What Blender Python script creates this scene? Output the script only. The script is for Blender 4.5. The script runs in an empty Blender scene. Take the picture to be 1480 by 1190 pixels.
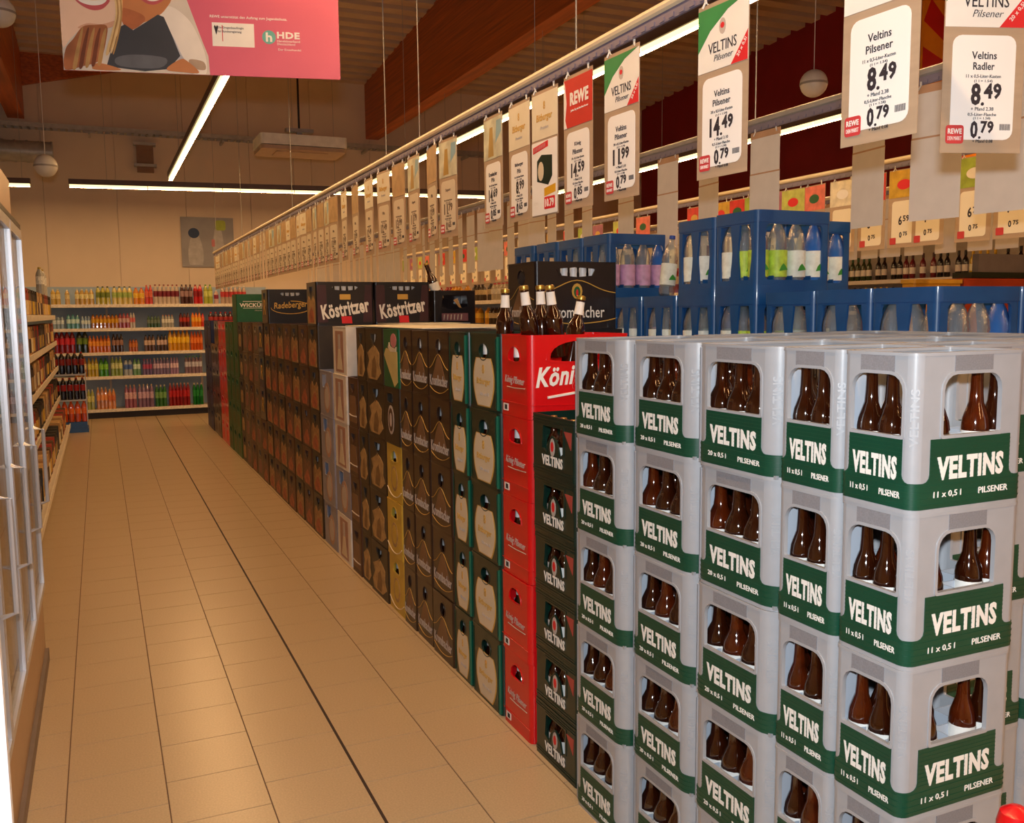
import bpy, bmesh, math, random
from mathutils import Vector, Matrix
from mathutils.geometry import tessellate_polygon
random.seed(7)
S = bpy.context.scene
C = S.collection
PI = math.pi

# ------------------------------------------------------------------ camera, world, exposure, large lights
CAM_H = 1.5435
YAW, PITCH, ROLL = .4196, .1086, -.0105
fw = Vector((math.sin(YAW)*math.cos(PITCH), math.cos(YAW)*math.cos(PITCH), -math.sin(PITCH)))
rt0 = Vector((math.cos(YAW), -math.sin(YAW), 0))
up0 = rt0.cross(fw)
rt = rt0*math.cos(ROLL) + up0*math.sin(ROLL)
up = up0*math.cos(ROLL) - rt0*math.sin(ROLL)
cd = bpy.data.cameras.new('camera')
cam = bpy.data.objects.new('camera', cd); C.objects.link(cam)
cd.sensor_fit = 'HORIZONTAL'; cd.sensor_width = 36; cd.lens = 36*1327.9/1480
cd.clip_start = .05; cd.clip_end = 100
m = Matrix(((rt.x, up.x, -fw.x, 0), (rt.y, up.y, -fw.y, 0), (rt.z, up.z, -fw.z, CAM_H), (0, 0, 0, 1)))
cam.matrix_world = m
S.camera = cam
S.view_settings.view_transform = 'Standard'; S.view_settings.look = 'None'
S.view_settings.gamma = 1; S.view_settings.use_curve_mapping = False
S.view_settings.exposure = 0.0
w = bpy.data.worlds.new('world'); S.world = w; w.use_nodes = True
w.node_tree.nodes['Background'].inputs[0].default_value = (.9, .6, .35, 1)
w.node_tree.nodes['Background'].inputs[1].default_value = .02
LAMP_COL = (1.0, .57, .24); LAMP_E = 76.0
FLASH_P = 54.0
fl = bpy.data.lights.new('camera_flash', 'AREA'); fl.shape = 'RECTANGLE'; fl.size = .07; fl.size_y = .04
fl.energy = FLASH_P; fl.color = (.88, .95, 1.0)
flo = bpy.data.objects.new('camera_flash', fl); C.objects.link(flo)
mf = m.copy(); mf.translation = Vector((0, 0, CAM_H)) + up*.13 - fw*.02
flo.matrix_world = mf

# ------------------------------------------------------------------ helpers
def lin(c):
    if isinstance(c, str):
        c = [int(c[i:i+2], 16)/255 for i in (0, 2, 4)]
    return [(x/12.92 if x <= .04045 else ((x+.055)/1.055)**2.4) for x in c]
MATS = {}
def M(name, col='808080', rough=.5, metal=0, var=.08, scale=12, bump=0, spec=.5, coat=0, emit=None, es=0, trans=0, wood=False, alpha=1, tr=None):
    if name in MATS: return MATS[name]
    mt = bpy.data.materials.new(name); mt.use_nodes = True; MATS[name] = mt
    nt = mt.node_tree; b = nt.nodes['Principled BSDF']
    c = lin(col); b.inputs['Roughness'].default_value = rough; b.inputs['Metallic'].default_value = metal
    b.inputs['Specular IOR Level'].default_value = spec; b.inputs['Coat Weight'].default_value = coat
    b.inputs['Coat Roughness'].default_value = .05
    b.inputs['Transmission Weight'].default_value = trans
    b.inputs['Alpha'].default_value = alpha
    tc = nt.nodes.new('ShaderNodeTexCoord'); nz = nt.nodes.new('ShaderNodeTexNoise')
    nz.inputs['Scale'].default_value = scale; nz.inputs['Detail'].default_value = 3
    if wood:
        mp = nt.nodes.new('ShaderNodeMapping'); mp.inputs['Scale'].default_value = wood
        nt.links.new(tc.outputs['Object'], mp.inputs[0]); nt.links.new(mp.outputs[0], nz.inputs[0])
    else:
        nt.links.new(tc.outputs['Object'], nz.inputs[0])
    rp = nt.nodes.new('ShaderNodeValToRGB')
    rp.color_ramp.elements[0].position = .3; rp.color_ramp.elements[1].position = .7
    rp.color_ramp.elements[0].color = [max(0, x*(1-var)) for x in c]+[1]
    rp.color_ramp.elements[1].color = [min(1, x*(1+var)) for x in c]+[1]
    nt.links.new(nz.outputs[0], rp.inputs[0]); nt.links.new(rp.outputs[0], b.inputs['Base Color'])
    if bump:
        bp = nt.nodes.new('ShaderNodeBump'); bp.inputs['Strength'].default_value = bump; bp.inputs['Distance'].default_value = .002
        n2 = nt.nodes.new('ShaderNodeTexNoise'); n2.inputs['Scale'].default_value = scale*8
        nt.links.new(tc.outputs['Object'], n2.inputs[0]); nt.links.new(n2.outputs[0], bp.inputs['Height']); nt.links.new(bp.outputs[0], b.inputs['Normal'])
    if emit:
        b.inputs['Emission Color'].default_value = list(emit)+[1]; b.inputs['Emission Strength'].default_value = es
    return mt
def clearmat(name, tint, gloss_rough=.03, fac=.12, milky=0):
    """thin clear plastic or pane: tinted see-through with a glossy skin, milky = share of scattering"""
    if name in MATS: return MATS[name]
    mt = bpy.data.materials.new(name); mt.use_nodes = True; MATS[name] = mt
    nt = mt.node_tree; nt.nodes.clear()
    o = nt.nodes.new('ShaderNodeOutputMaterial'); mx = nt.nodes.new('ShaderNodeMixShader')
    t = nt.nodes.new('ShaderNodeBsdfTransparent'); g = nt.nodes.new('ShaderNodeBsdfGlossy')
    lw = nt.nodes.new('ShaderNodeLayerWeight'); lw.inputs[0].default_value = fac
    t.inputs[0].default_value = lin(tint)+[1]; g.inputs['Roughness'].default_value = gloss_rough
    src = t.outputs[0]
    if milky:
        d = nt.nodes.new('ShaderNodeBsdfDiffuse'); d.inputs[0].default_value = lin(tint)+[1]
        m2 = nt.nodes.new('ShaderNodeMixShader'); m2.inputs[0].default_value = milky
        nt.links.new(t.outputs[0], m2.inputs[1]); nt.links.new(d.outputs[0], m2.inputs[2]); src = m2.outputs[0]
        tc = nt.nodes.new('ShaderNodeTexCoord'); nz = nt.nodes.new('ShaderNodeTexNoise'); nz.inputs['Scale'].default_value = 70
        bp = nt.nodes.new('ShaderNodeBump'); bp.inputs['Strength'].default_value = .5; bp.inputs['Distance'].default_value = .006
        nt.links.new(tc.outputs['Object'], nz.inputs[0]); nt.links.new(nz.outputs[0], bp.inputs['Height']); nt.links.new(bp.outputs[0], g.inputs['Normal'])
    nt.links.new(lw.outputs['Facing'], mx.inputs[0]); nt.links.new(src, mx.inputs[1]); nt.links.new(g.outputs[0], mx.inputs[2])
    nt.links.new(mx.outputs[0], o.inputs[0])
    return mt

def mW(x=0, y=0, z=0):   # 2D (u,v,n) -> face looking towards -X (aisle side); u runs to the viewer's right = -Y
    return Matrix(((0, 0, -1, x), (-1, 0, 0, y), (0, 1, 0, z), (0, 0, 0, 1)))
def mS(x=0, y=0, z=0):   # face looking towards -Y; u = +X
    return Matrix(((1, 0, 0, x), (0, 0, -1, y), (0, 1, 0, z), (0, 0, 0, 1)))
def mE(x=0, y=0, z=0):
    return Matrix(((0, 0, 1, x), (1, 0, 0, y), (0, 1, 0, z), (0, 0, 0, 1)))
def mN(x=0, y=0, z=0):
    return Matrix(((-1, 0, 0, x), (0, 0, 1, y), (0, 1, 0, z), (0, 0, 0, 1)))
def mT(x=0, y=0, z=0):
    return Matrix.Translation((x, y, z))

TXT = {}
def textmesh(s, w, h, bold=0.0, shear=0.0):
    k = (s, bold, shear)
    if k not in TXT:
        cu = bpy.data.curves.new('t', 'FONT'); cu.body = s; cu.resolution_u = 2; cu.offset = bold; cu.extrude = .5; cu.shear = shear; cu.space_character = 1+bold*2.5
        ob = bpy.data.objects.new('t', cu); C.objects.link(ob)
        dg = bpy.context.evaluated_depsgraph_get()
        me = bpy.data.meshes.new_from_object(ob.evaluated_get(dg))
        vs = [v.co.copy() for v in me.vertices]; fs = [tuple(p.vertices) for p in me.polygons]
        bpy.data.objects.remove(ob); bpy.data.curves.remove(cu); bpy.data.meshes.remove(me)
        x0 = min(v.x for v in vs); x1 = max(v.x for v in vs); y0 = min(v.y for v in vs); y1 = max(v.y for v in vs)
        TXT[k] = ([Vector(((v.x-x0)/(x1-x0)-.5, (v.y-y0)/(y1-y0)-.5, v.z)) for v in vs], fs)
    vs, fs = TXT[k]
    return [Vector((v.x*w, v.y*h, v.z*.001)) for v in vs], fs

class MB:
    def __init__(s): s.v = []; s.f = []; s.m = []
    def add(s, vs, fs, mx=None, mi=0):
        o = len(s.v)
        s.v += [(mx @ Vector(v)) if mx else Vector(v) for v in vs]
        s.f += [tuple(i+o for i in f) for f in fs]; s.m += [mi]*len(fs)
        return s
    def box(s, x0, x1, y0, y1, z0, z1, mx=None, mi=0):
        vs = [(x, y, z) for z in (z0, z1) for y in (y0, y1) for x in (x0, x1)]
        return s.add(vs, [(0, 2, 3, 1), (4, 5, 7, 6), (0, 1, 5, 4), (2, 6, 7, 3), (0, 4, 6, 2), (1, 3, 7, 5)], mx, mi)
    def prism(s, out, holes, n0, n1, mx=None, mi=0):
        loops = [out]+list(holes or [])
        tris = tessellate_polygon([[Vector((p[0], p[1], 0)) for p in l] for l in loops])
        pts = [p for l in loops for p in l]; n = len(pts)
        vs = [(p[0], p[1], n0) for p in pts]+[(p[0], p[1], n1) for p in pts]
        fs = [tuple(t) for t in tris]+[tuple(i+n for i in reversed(t)) for t in tris]
        o = 0
        for l in loops:
            k = len(l)
            for i in range(k):
                a = o+i; b = o+(i+1) % k; fs.append((a, b, b+n, a+n))
            o += k
        return s.add(vs, fs, mx, mi)
    def lathe(s, prof, seg=14, mx=None, mi=0, mis=None):
        vs = []; fs = []; ms = []
        for r, z in prof:
            for i in range(seg):
                a = 2*PI*i/seg; vs.append((r*math.cos(a), r*math.sin(a), z))
        for j in range(len(prof)-1):
            for i in range(seg):
                k = (i+1) % seg; fs.append((j*seg+i, j*seg+k, (j+1)*seg+k, (j+1)*seg+i)); ms.append(mis[j] if mis else mi)
        fs.append(tuple(range(seg-1, -1, -1))); ms.append(ms[0])
        fs.append(tuple(range((len(prof)-1)*seg, len(prof)*seg))); ms.append(ms[-2])
        s.add(vs, fs, mx); s.m[-len(fs):] = ms
        return s
    def tube(s, pts, r, seg=8, mi=0):
        pts = [Vector(p) for p in pts]; vs = []; fs = []
        for j, p in enumerate(pts):
            d = (pts[min(j+1, len(pts)-1)]-pts[max(j-1, 0)]).normalized()
            a = d.orthogonal().normalized() if abs(d.z) > .9 else Vector((0, 0, 1)).cross(d).normalized()
            b = d.cross(a)
            for i in range(seg):
                t = 2*PI*i/seg; vs.append(p+a*(r*math.cos(t))+b*(r*math.sin(t)))
        for j in range(len(pts)-1):
            for i in range(seg):
                k = (i+1) % seg; fs.append((j*seg+i, j*seg+k, (j+1)*seg+k, (j+1)*seg+i))
        fs.append(tuple(range(seg-1, -1, -1))); fs.append(tuple(range((len(pts)-1)*seg, len(pts)*seg)))
        return s.add(vs, fs, None, mi)
    def text(s, t, u, v, w, h, mx, bold=.015, n=.0, shear=0, mi=0, rot=0):
        vs, fs = textmesh(t, w, h, bold, shear)
        return s.add(vs, fs, mx @ Matrix.Translation((u, v, n)) @ Matrix.Rotation(rot, 4, 'Z'), mi)
    def mesh(s, name, mats, smooth=True, ang=.6):
        me = bpy.data.meshes.new(name); me.from_pydata(s.v, [], s.f)
        if not isinstance(mats, (list, tuple)): mats = [mats]
        for x in mats: me.materials.append(x)
        me.polygons.foreach_set('material_index', s.m)
        bm = bmesh.new(); bm.from_mesh(me); bmesh.ops.recalc_face_normals(bm, faces=bm.faces); bm.to_mesh(me); bm.free()
        if smooth:
            me.polygons.foreach_set('use_smooth', [True]*len(me.polygons)); me.set_sharp_from_angle(angle=ang)
        return me
    def build(s, name, mats, parent=None, smooth=True, ang=.6):
        o = bpy.data.objects.new(name, s.mesh(name, mats, smooth, ang)); C.objects.link(o)
        if parent: o.parent = parent
        return o

def empty(name, loc=(0, 0, 0), rz=0):
    o = bpy.data.objects.new(name, None); C.objects.link(o); o.location = loc; o.rotation_euler = (0, 0, rz); o.empty_display_size = .05
    return o
def tag(o, label=None, cat=None, group=None, kind=None):
    if label: o['label'] = label
    if cat: o['category'] = cat
    if group: o['group'] = group
    if kind: o['kind'] = kind
    return o
KIDS = {}
def copy_tree(o, loc, rz=None, parent=None):
    c = o.copy(); C.objects.link(c)
    if parent: c.parent = parent
    else:
        c.location = loc
        if rz is not None: c.rotation_euler = (0, 0, rz)
    for ch in KIDS.setdefault(o.name, list(o.children)): copy_tree(ch, None, None, c)
    return c
class Proto:
    """first use places the built thing itself, later uses copy it with its parts"""
    def __init__(s, root): s.r = root; s.used = False; KIDS[root.name] = list(root.children)
    def put(s, loc, rz=0, label=None, cat=None, group=None):
        if s.used: o = copy_tree(s.r, loc, rz)
        else: o = s.r; s.used = True; o.location = loc; o.rotation_euler = (0, 0, rz)
        if 'group' in o and group is None: del o['group']
        return tag(o, label, cat, group)
def rrect(w, h, r, cx=0, cy=0, n=4, rb=None):
    """rounded rectangle; rb = radius of the bottom corners"""
    rb = r if rb is None else rb; pts = []
    for (sx, sy, a0, rr) in ((1, 1, 0, r), (-1, 1, 90, r), (-1, -1, 180, rb), (1, -1, 270, rb)):
        if rr < 1e-5: pts.append((cx+sx*w/2, cy+sy*h/2)); continue
        for i in range(n+1):
            a = math.radians(a0+90*i/n); pts.append((cx+sx*(w/2-rr)+rr*math.cos(a), cy+sy*(h/2-rr)+rr*math.sin(a)))
    return pts
def ell(ru, rv, cx=0, cy=0, n=18):
    return [(cx+ru*math.cos(2*PI*i/n), cy+rv*math.sin(2*PI*i/n)) for i in range(n)]
def ordn(n):
    W = ['', 'first', 'second', 'third', 'fourth', 'fifth', 'sixth', 'seventh', 'eighth', 'ninth', 'tenth', 'eleventh', 'twelfth']
    if n < len(W): return W[n]
    return f"{n}{'th' if 10 <= n % 100 <= 20 else {1: 'st', 2: 'nd', 3: 'rd'}.get(n % 10, 'th')}"
def fromtop(l, n):   # l = 0 bottom
    if l == n-1: return 'topmost'
    if l == 0: return 'lowest'
    return ordn(n-l)+' from top'

# ------------------------------------------------------------------ materials
white = M('white_plastic', 'E4E2DC', .4); paper = M('white_paper', 'EDEAE4', .7, var=.03)
dark = M('dark_print', '2A2630', .6, var=.02); black = M('black_plastic', '17161A', .35)
silver = M('silver_plastic', 'A3A5AA', .36, var=.03, scale=30, bump=.04, coat=.3)
silver_in = M('pale_inner_plastic', 'B4BCC8', .5, var=.04)
grey_patch = M('grey_grip', '86868C', .6, var=.12, scale=300, bump=.5)
vgreen = M('dark_green_plastic', '0E4430', .38, var=.12, scale=8, bump=.04)
amber = M('amber_glass', '2A0D03', .06, var=.3, scale=20, coat=1, spec=.8)
amber_lit = M('amber_glass_lit', '451604', .08, var=.4, scale=30, coat=1, spec=.8)  # lighter copy of amber; orange glow through the glass put into the colour
foil = M('silver_foil', 'E4E6EA', .35, var=.03); gold = M('gold_cap', 'C9A24A', .3, metal=.8); goldp = M('gold_print', 'CCA24A', .45, var=.05)
red = M('red_plastic', 'D40D14', .33, var=.06, coat=.3); redp = M('red_print', 'D8202A', .5, var=.03)
blue = M('blue_plastic', '17508F', .38, var=.1, coat=.2)
clear = clearmat('clear_plastic', 'E4ECF0', .16, .45, .14); clearblue = clearmat('clear_blue_plastic', '4A94F0', .12, .4, .45)
glass = clearmat('door_glass', 'F0F2F0', .01, .12)
shelfm = M('cream_shelf_metal', 'D8CFC0', .45, var=.03); steel = M('galvanised_steel', 'B0B0AC', .4, metal=.25, var=.12)
rail_m = M('cream_rail_paint', 'E2D3B4', .35, var=.02)
kraft = M('kraft_board', 'B0987E', .6, var=.06, scale=6, wood=(1, 1, 8)); cardwhite = M('price_card', 'F4F2EF', .6, var=.01)

# ------------------------------------------------------------------ the setting
XL, XR, YB, YF = -3.6, 9.75, -6.0, 15.6
TW, TL, TX0, TY0 = .298, .2797, .1211, 2.838
def roof_z(y): return 5.36 + .07*(YF-y)
wallm = M('cream_wall_panel', 'E4D2BC', .6, var=.03, scale=2)
wb = tag(MB().box(XL-.1, XR+.1, YF+.018, YF+.2, 0, 5.6).build('wall_back', wallm, smooth=False), kind='structure')
pm = MB().box(-.4975, .4975, -.02, .02, 0, 5.5).mesh('wall_panel', wallm, False)
for i in range(14):
    o = bpy.data.objects.new('wall_panel', pm); C.objects.link(o); o.parent = wb; o.location = (XL+.45+i, YF, 0)
tag(MB().box(XL-.2, XL, YB, YF, 0, 6.95).build('wall_left', wallm, smooth=False), kind='structure')
tag(MB().box(XR, XR+.2, YB, YF, 0, 6.95).build('wall_right', M('maroon_wall', '8C141E', .55, var=.1, scale=3), smooth=False), kind='structure')
tag(MB().box(XL-.2, XR+.2, YB-.2, YB, 0, 6.95).build('wall_front', wallm, smooth=False), kind='structure')
# corrugated roof deck, ribs across the hall
cm = MB(); prof = []; y = YF
while y > YB:
    prof += [(y, 0), (y-.17, 0), (y-.185, .15), (y-.295, .15)]; y -= .31
prof.append((y, 0))
vs = []; fs = []
for yy, dz in prof:
    for x in (XL-.1, XR+.1): vs.append((x, yy, roof_z(yy)+dz))
for i in range(len(prof)-1): fs.append((2*i, 2*i+1, 2*i+3, 2*i+2))
cm.add(vs, fs)
tag(cm.build('ceiling', M('brown_grey_deck', 'D2BCA2', .55, var=.05, scale=4), smooth=False), kind='structure')
# glued timber beams along the hall
wood = M('glulam_wood', 'B05A20', .45, var=.3, scale=3, wood=(6, .35, 14))
for n, (x0, x1, z0) in enumerate(((-1.06, -.84, 4.43), (4.29, 4.51, 4.47))):
    b = MB(); vs = []
    for yy in (YF-.02, YB): vs += [(x0, yy, z0), (x1, yy, z0), (x1, yy, roof_z(yy)+.02), (x0, yy, roof_z(yy)+.02)]
    b.add(vs, [(0, 1, 2, 3), (4, 7, 6, 5), (0, 4, 5, 1), (1, 5, 6, 2), (2, 6, 7, 3), (3, 7, 4, 0)])
    tag(b.build('trim_%d' % (n+1), wood, smooth=False), ['orange-brown timber roof beam above the coolers', 'orange-brown timber roof beam high above the crate row'][n], kind='structure')
b = MB().prism([(-.84, 4.9), (.7, 5.27), (.7, 5.42), (-.84, 5.42)], None, 0, .06, mS(0, YF-.03, 0))
tag(b.build('trim_3', wood, smooth=False), 'dark timber wedge at the upper left of the back wall', kind='structure')
# floor slab, tiles, dark expansion joint
fl_ = tag(MB().box(XL-.1, XR+.1, YB, YF, -.1, -.003).build('floor', M('grout', '7A5F48', .8), smooth=False), kind='structure')
tilem = M('speckled_beige_tile', 'C0A884', .28, var=.10, scale=160)
g = .0022
tm = MB().prism(rrect(TW-2*g, TL-2*g, .001, n=1), None, -.004, 0).mesh('tile', tilem, False)
tl = MB()
for k in range(-3, 5):
    for j in range(-8, 46):
        yc = TY0+(j+.5+(.5 if k % 2 else 0))*TL; xc = TX0+(k+.5)*TW
        if yc > YF-.1: continue
        if 2.0 < yc < 8.6 and -.32 < xc < 1.5:
            o = bpy.data.objects.new('tile', tm); C.objects.link(o); o.parent = fl_; o.location = (xc, yc, 0)
        elif xc > -1.2:
            tl.box(xc-TW/2+g, xc+TW/2-g, yc-TL/2+g, yc+TL/2-g, -.004, 0)
tl.box(1.62, XR, YB, YF, -.004, 0); tl.box(XL, -.78, YB, YF, -.004, 0)
tag(tl.build('tiles_beyond', tilem, fl_, False), kind='stuff')
MB().box(TX0+2*TW-.005, TX0+2*TW+.005, 0, YF-.1, -.003, .0006).build('expansion_joint', M('dark_joint', '33211C', .7), fl_, False)

# ------------------------------------------------------------------ lamps (housing + diffuser)
diff = M('lamp_diffuser', 'FFF0D0', .5, emit=LAMP_COL, es=LAMP_E, var=0); dside = M('lamp_side', 'FFF0D0', .5, emit=(1, .8, .36), es=2.0, var=0); hous = M('lamp_housing', '6A5A58', .5)
def strip(x0, y0, x1, y1, z, label, n):
    L = math.hypot(x1-x0, y1-y0); r = empty('strip_light', ((x0+x1)/2, (y0+y1)/2, z), math.atan2(y1-y0, x1-x0))
    MB().box(-L/2, L/2, -.035, .035, .004, .075).build('housing', hous, r, False)
    seg = L/n; q = MB().box(-seg/2+.006, seg/2-.006, -.021, .021, -.034, .003); q.m[0] = 1; me = q.mesh('diffuser', [dside, diff], False)
    for i in range(n):
        o = bpy.data.objects.new('diffuser', me); C.objects.link(o); o.parent = r; o.location = (-L/2+(i+.5)*seg, 0, 0)
    me = MB().tube([(0, 0, .07), (0, 0, roof_z((y0+y1)/2)-z+.4)], .003, 5).mesh('hanging_wire', steel)
    for s in (-.42, 0, .42):
        if abs(y1-y0) > 1: zz = roof_z((y0+y1)/2+s*(y1-y0))
        else: zz = roof_z(y0)
        o = MB().tube([(0, 0, .07), (0, 0, zz-z+.05)], .003, 5).build('hanging_wire', steel, r); o.location = (s*L, 0, 0)
    return tag(r, label, 'lamp', 'strip lights under the roof')
strip(.94, -5, .94, 12.85, 3.3, 'long glowing strip light over the aisle, behind the pink poster', 12)
strip(3.45, -5, 3.45, 13.0, 3.3, 'glowing strip light just behind the near cream sign rail', 12)
strip(6.3, -5, 6.3, 13.0, 3.3, 'glowing strip light before the maroon wall', 12)
strip(-.27, 13.94, 5.6, 13.2, 3.3, 'crosswise glowing strip light in front of the back wall', 6)
strip(-1.9, 14.2, -.74, 14.05, 3.3, 'short glowing strip light at the left before the back wall', 1)

# ------------------------------------------------------------------ crates
def wall_ring(mb, w, d, r, z0, z1, t, hW=(), hS=(), hE=(), hN=(), mi=0):
    """four wall plates (with real openings) and four rounded corners; x 0..d, y centred on 0"""
    for mx, half, hs in ((mW(0, 0, 0), w/2, hW), (mS(d/2, -w/2, 0), d/2, hS), (mE(d, 0, 0), w/2, hE), (mN(d/2, w/2, 0), d/2, hN)):
        h = half-r
        mb.prism([(-h, z0), (h, z0), (h, z1), (-h, z1)], hs, -t, 0, mx, mi)
    if r > .001:
        n = 5
        for cx, cy, a0 in ((r, -w/2+r, 180), (d-r, -w/2+r, 270), (d-r, w/2-r, 0), (r, w/2-r, 90)):
            o = []; i_ = []
            for i in range(n+1):
                a = math.radians(a0+90*i/n); o.append((cx+r*math.cos(a), cy+r*math.sin(a))); i_.append((cx+max(r-t, .001)*math.cos(a), cy+max(r-t, .001)*math.sin(a)))
            mb.prism(o+i_[::-1], None, z0, z1, None, mi)
def rring(mb, w, d, r, z0, z1, out, t, mi=0, n=5):
    """a proud band running right round a crate"""
    o = [(p[0]+d/2, p[1]) for p in rrect(d+2*out, w+2*out, r+out, n=n)]; i_ = [(p[0]+d/2, p[1]) for p in rrect(d+2*out-2*t, w+2*out-2*t, max(r+out-t, .002), n=n)]
    mb.prism(o, [i_], z0, z1, None, mi)

def silver_crate(w, d, h, r, wwW, pwW, wwS, pwS, ptxt):
    root = empty('beer_crate'); b = MB()
    v0, v1 = .485*h, .862*h; hw = lambda ww: [rrect(ww, v1-v0, .03, 0, (v0+v1)/2, 4, .004)]
    wall_ring(b, w, d, r, .0, h, .007, hw(wwW), hw(wwS), hw(wwW), hw(wwS))
    b.box(.008, d-.008, -w/2+.008, w/2-.008, .004, .012)
    rring(b, w, d, r, h-.006, h, .0015, .014); rring(b, w, d, r, 0, .008, .001, .006)
    for ww, mx in ((wwW, mW(0, 0, 0)), (wwS, mS(d/2, -w/2, 0))):   # proud lip round the window
        b.prism(rrect(ww+.012, v1-v0+.012, .034, 0, (v0+v1)/2, 4, .006), [rrect(ww, v1-v0, .03, 0, (v0+v1)/2, 4, .004)], 0, .0022, mx)
    b.build('body', silver, root)
    p = MB(); rring(p, w, d, r, .03*h, .195*h, .0012, .003)
    for k in range(4): rring(p, w, d, r, .05*h+k*.04*h, .058*h+k*.04*h, .0022, .003)
    for pw, mx in ((pwW, mW(0, 0, 0)), (pwS, mS(d/2, -w/2, 0))):
        rc = .015; hp = pw/2
        pts = [(-hp, .465*h), (-hp, .195*h+rc)]
        pts += [(-hp-rc+rc*math.cos(a), .195*h+rc-rc*math.sin(a)) for a in (PI/6, PI/3, PI/2)]
        pts += [(-hp-rc, .19*h), (hp+rc, .19*h)]
        pts += [(hp+rc-rc*math.cos(a), .195*h+rc-rc*math.sin(a)) for a in (PI/2, PI/3, PI/6)]
        pts += [(hp, .195*h+rc), (hp, .465*h)]
        p.prism(pts, None, 0, .0014, mx)
        for k in range(9): p.box(-hp, hp, .215*h+k*.027*h, .222*h+k*.027*h, .001, .0021, mx)
    p.build('green_panel', vgreen, root)
    for pw, mx in ((pwW, mW(0, 0, 0)), (pwS, mS(d/2, -w/2, 0))):
        t = MB(); t.text('VELTINS', 0, .28*h, pw*.84, .15*h, mx, .045, .002); t.build('lettering', paper, root, False)
        MB().text(ptxt, -pw*.28, .115*h, pw*.34, .046*h, mx, .01, .0022).build('small_print', paper, root, False)
        MB().text('PILSENER', pw*.3, .115*h, pw*.38, .042*h, mx, .01, .0022).build('small_print', paper, root, False)
    for ww, mx in ((wwW*.66, mW(0, 0, 0)), (wwS*.66, mS(d/2, -w/2, 0))):
        MB().prism([(-ww/2, v1+.002), (ww/2, v1+.002), (ww/2, h-.002), (-ww/2, h-.002)], None, 0, .0013, mx).build('grip_patch', grey_patch, root, False)
    # raised lettering down the near rounded corner
    a = math.radians(45); cx, cy = r, -w/2+r
    cmx = Matrix.Translation((cx-r*math.cos(a), cy-r*math.sin(a), .6*h)) @ Matrix.Rotation(-a, 4, 'Z') @ mW()
    cmx2 = Matrix.Translation((cx-r*math.cos(a), cy-r*math.sin(a), .6*h)) @ Matrix.Rotation(a, 4, 'Z') @ mW()
    MB().text('VELTINS', 0, 0, .36*h, min(.022, r*.75), cmx2, .01, .0002, rot=PI/2).build('raised_lettering', silver, root, False)
    dv = MB()   # pale inner dividers
    for k in range(1, 5 if d > .35 else 4): x = d*k/(5 if d > .35 else 4); dv.box(x-.001, x+.001, -w/2+.008, w/2-.008, .012, .46*h)
    for k in range(1, 4 if w > .25 else 3): y_ = -w/2+w*k/(4 if w > .25 else 3); dv.box(.008, d-.008, y_-.001, y_+.001, .012, .46*h)
    dv.box(.008, .012, w/2-.022, w/2-.008, .012, h-.01); dv.box(.008, .05, w/2-.012, w/2-.008, .012, h-.012)
    dv.build('divider', silver_in, root, False)
    return Proto(root)
H5 = .2925
P20 = silver_crate(.298, .398, H5, .042, .19, .2, .24, .27, '20 x 0,5 l')
P11 = silver_crate(.178, .286, H5, .02, .123, .128, .148, .205, '11 x 0,5 l')

bprof = [(.024, 0), (.033, .004), (.0335, .10), (.0335, .135), (.031, .15), (.024, .166), (.0175, .18), (.0155, .2), (.014, .232), (.0155, .236), (.0155, .246), (.0135, .252)]
def bottle_mesh(name, glassm, neck=None, cap=None):
    b = MB(); b.lathe(bprof, 14)
    b.lathe([(.0162, .246), (.0168, .25), (.0158, .258), (.010, .2595)], 14, None, 1)
    if neck: b.lathe([(.0172, .19), (.0168, .2), (.0152, .233), (.0166, .24), (.0166, .247)], 14, None, 2)
    b.lathe([(.0338, .07), (.0338, .126)], 14, None, 3)
    return b.mesh(name, [glassm, cap or gold, neck or paper, paper])
BOT = bottle_mesh('beer_bottle', amber); BOT2 = bottle_mesh('beer_bottle_lit', amber_lit); BOTF = bottle_mesh('foil_bottle', amber, foil, foil)
BOTW = bottle_mesh('white_neck_bottle', amber, paper, gold)
def bottle(me, loc, label, group, name='beer_bottle', rot=None, s=1):
    o = bpy.data.objects.new(name, me); C.objects.link(o); o.location = loc; o.scale = (s, s, s)
    o.rotation_euler = rot or (0, 0, random.random()*6)
    return tag(o, label, 'bottle', group)

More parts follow.
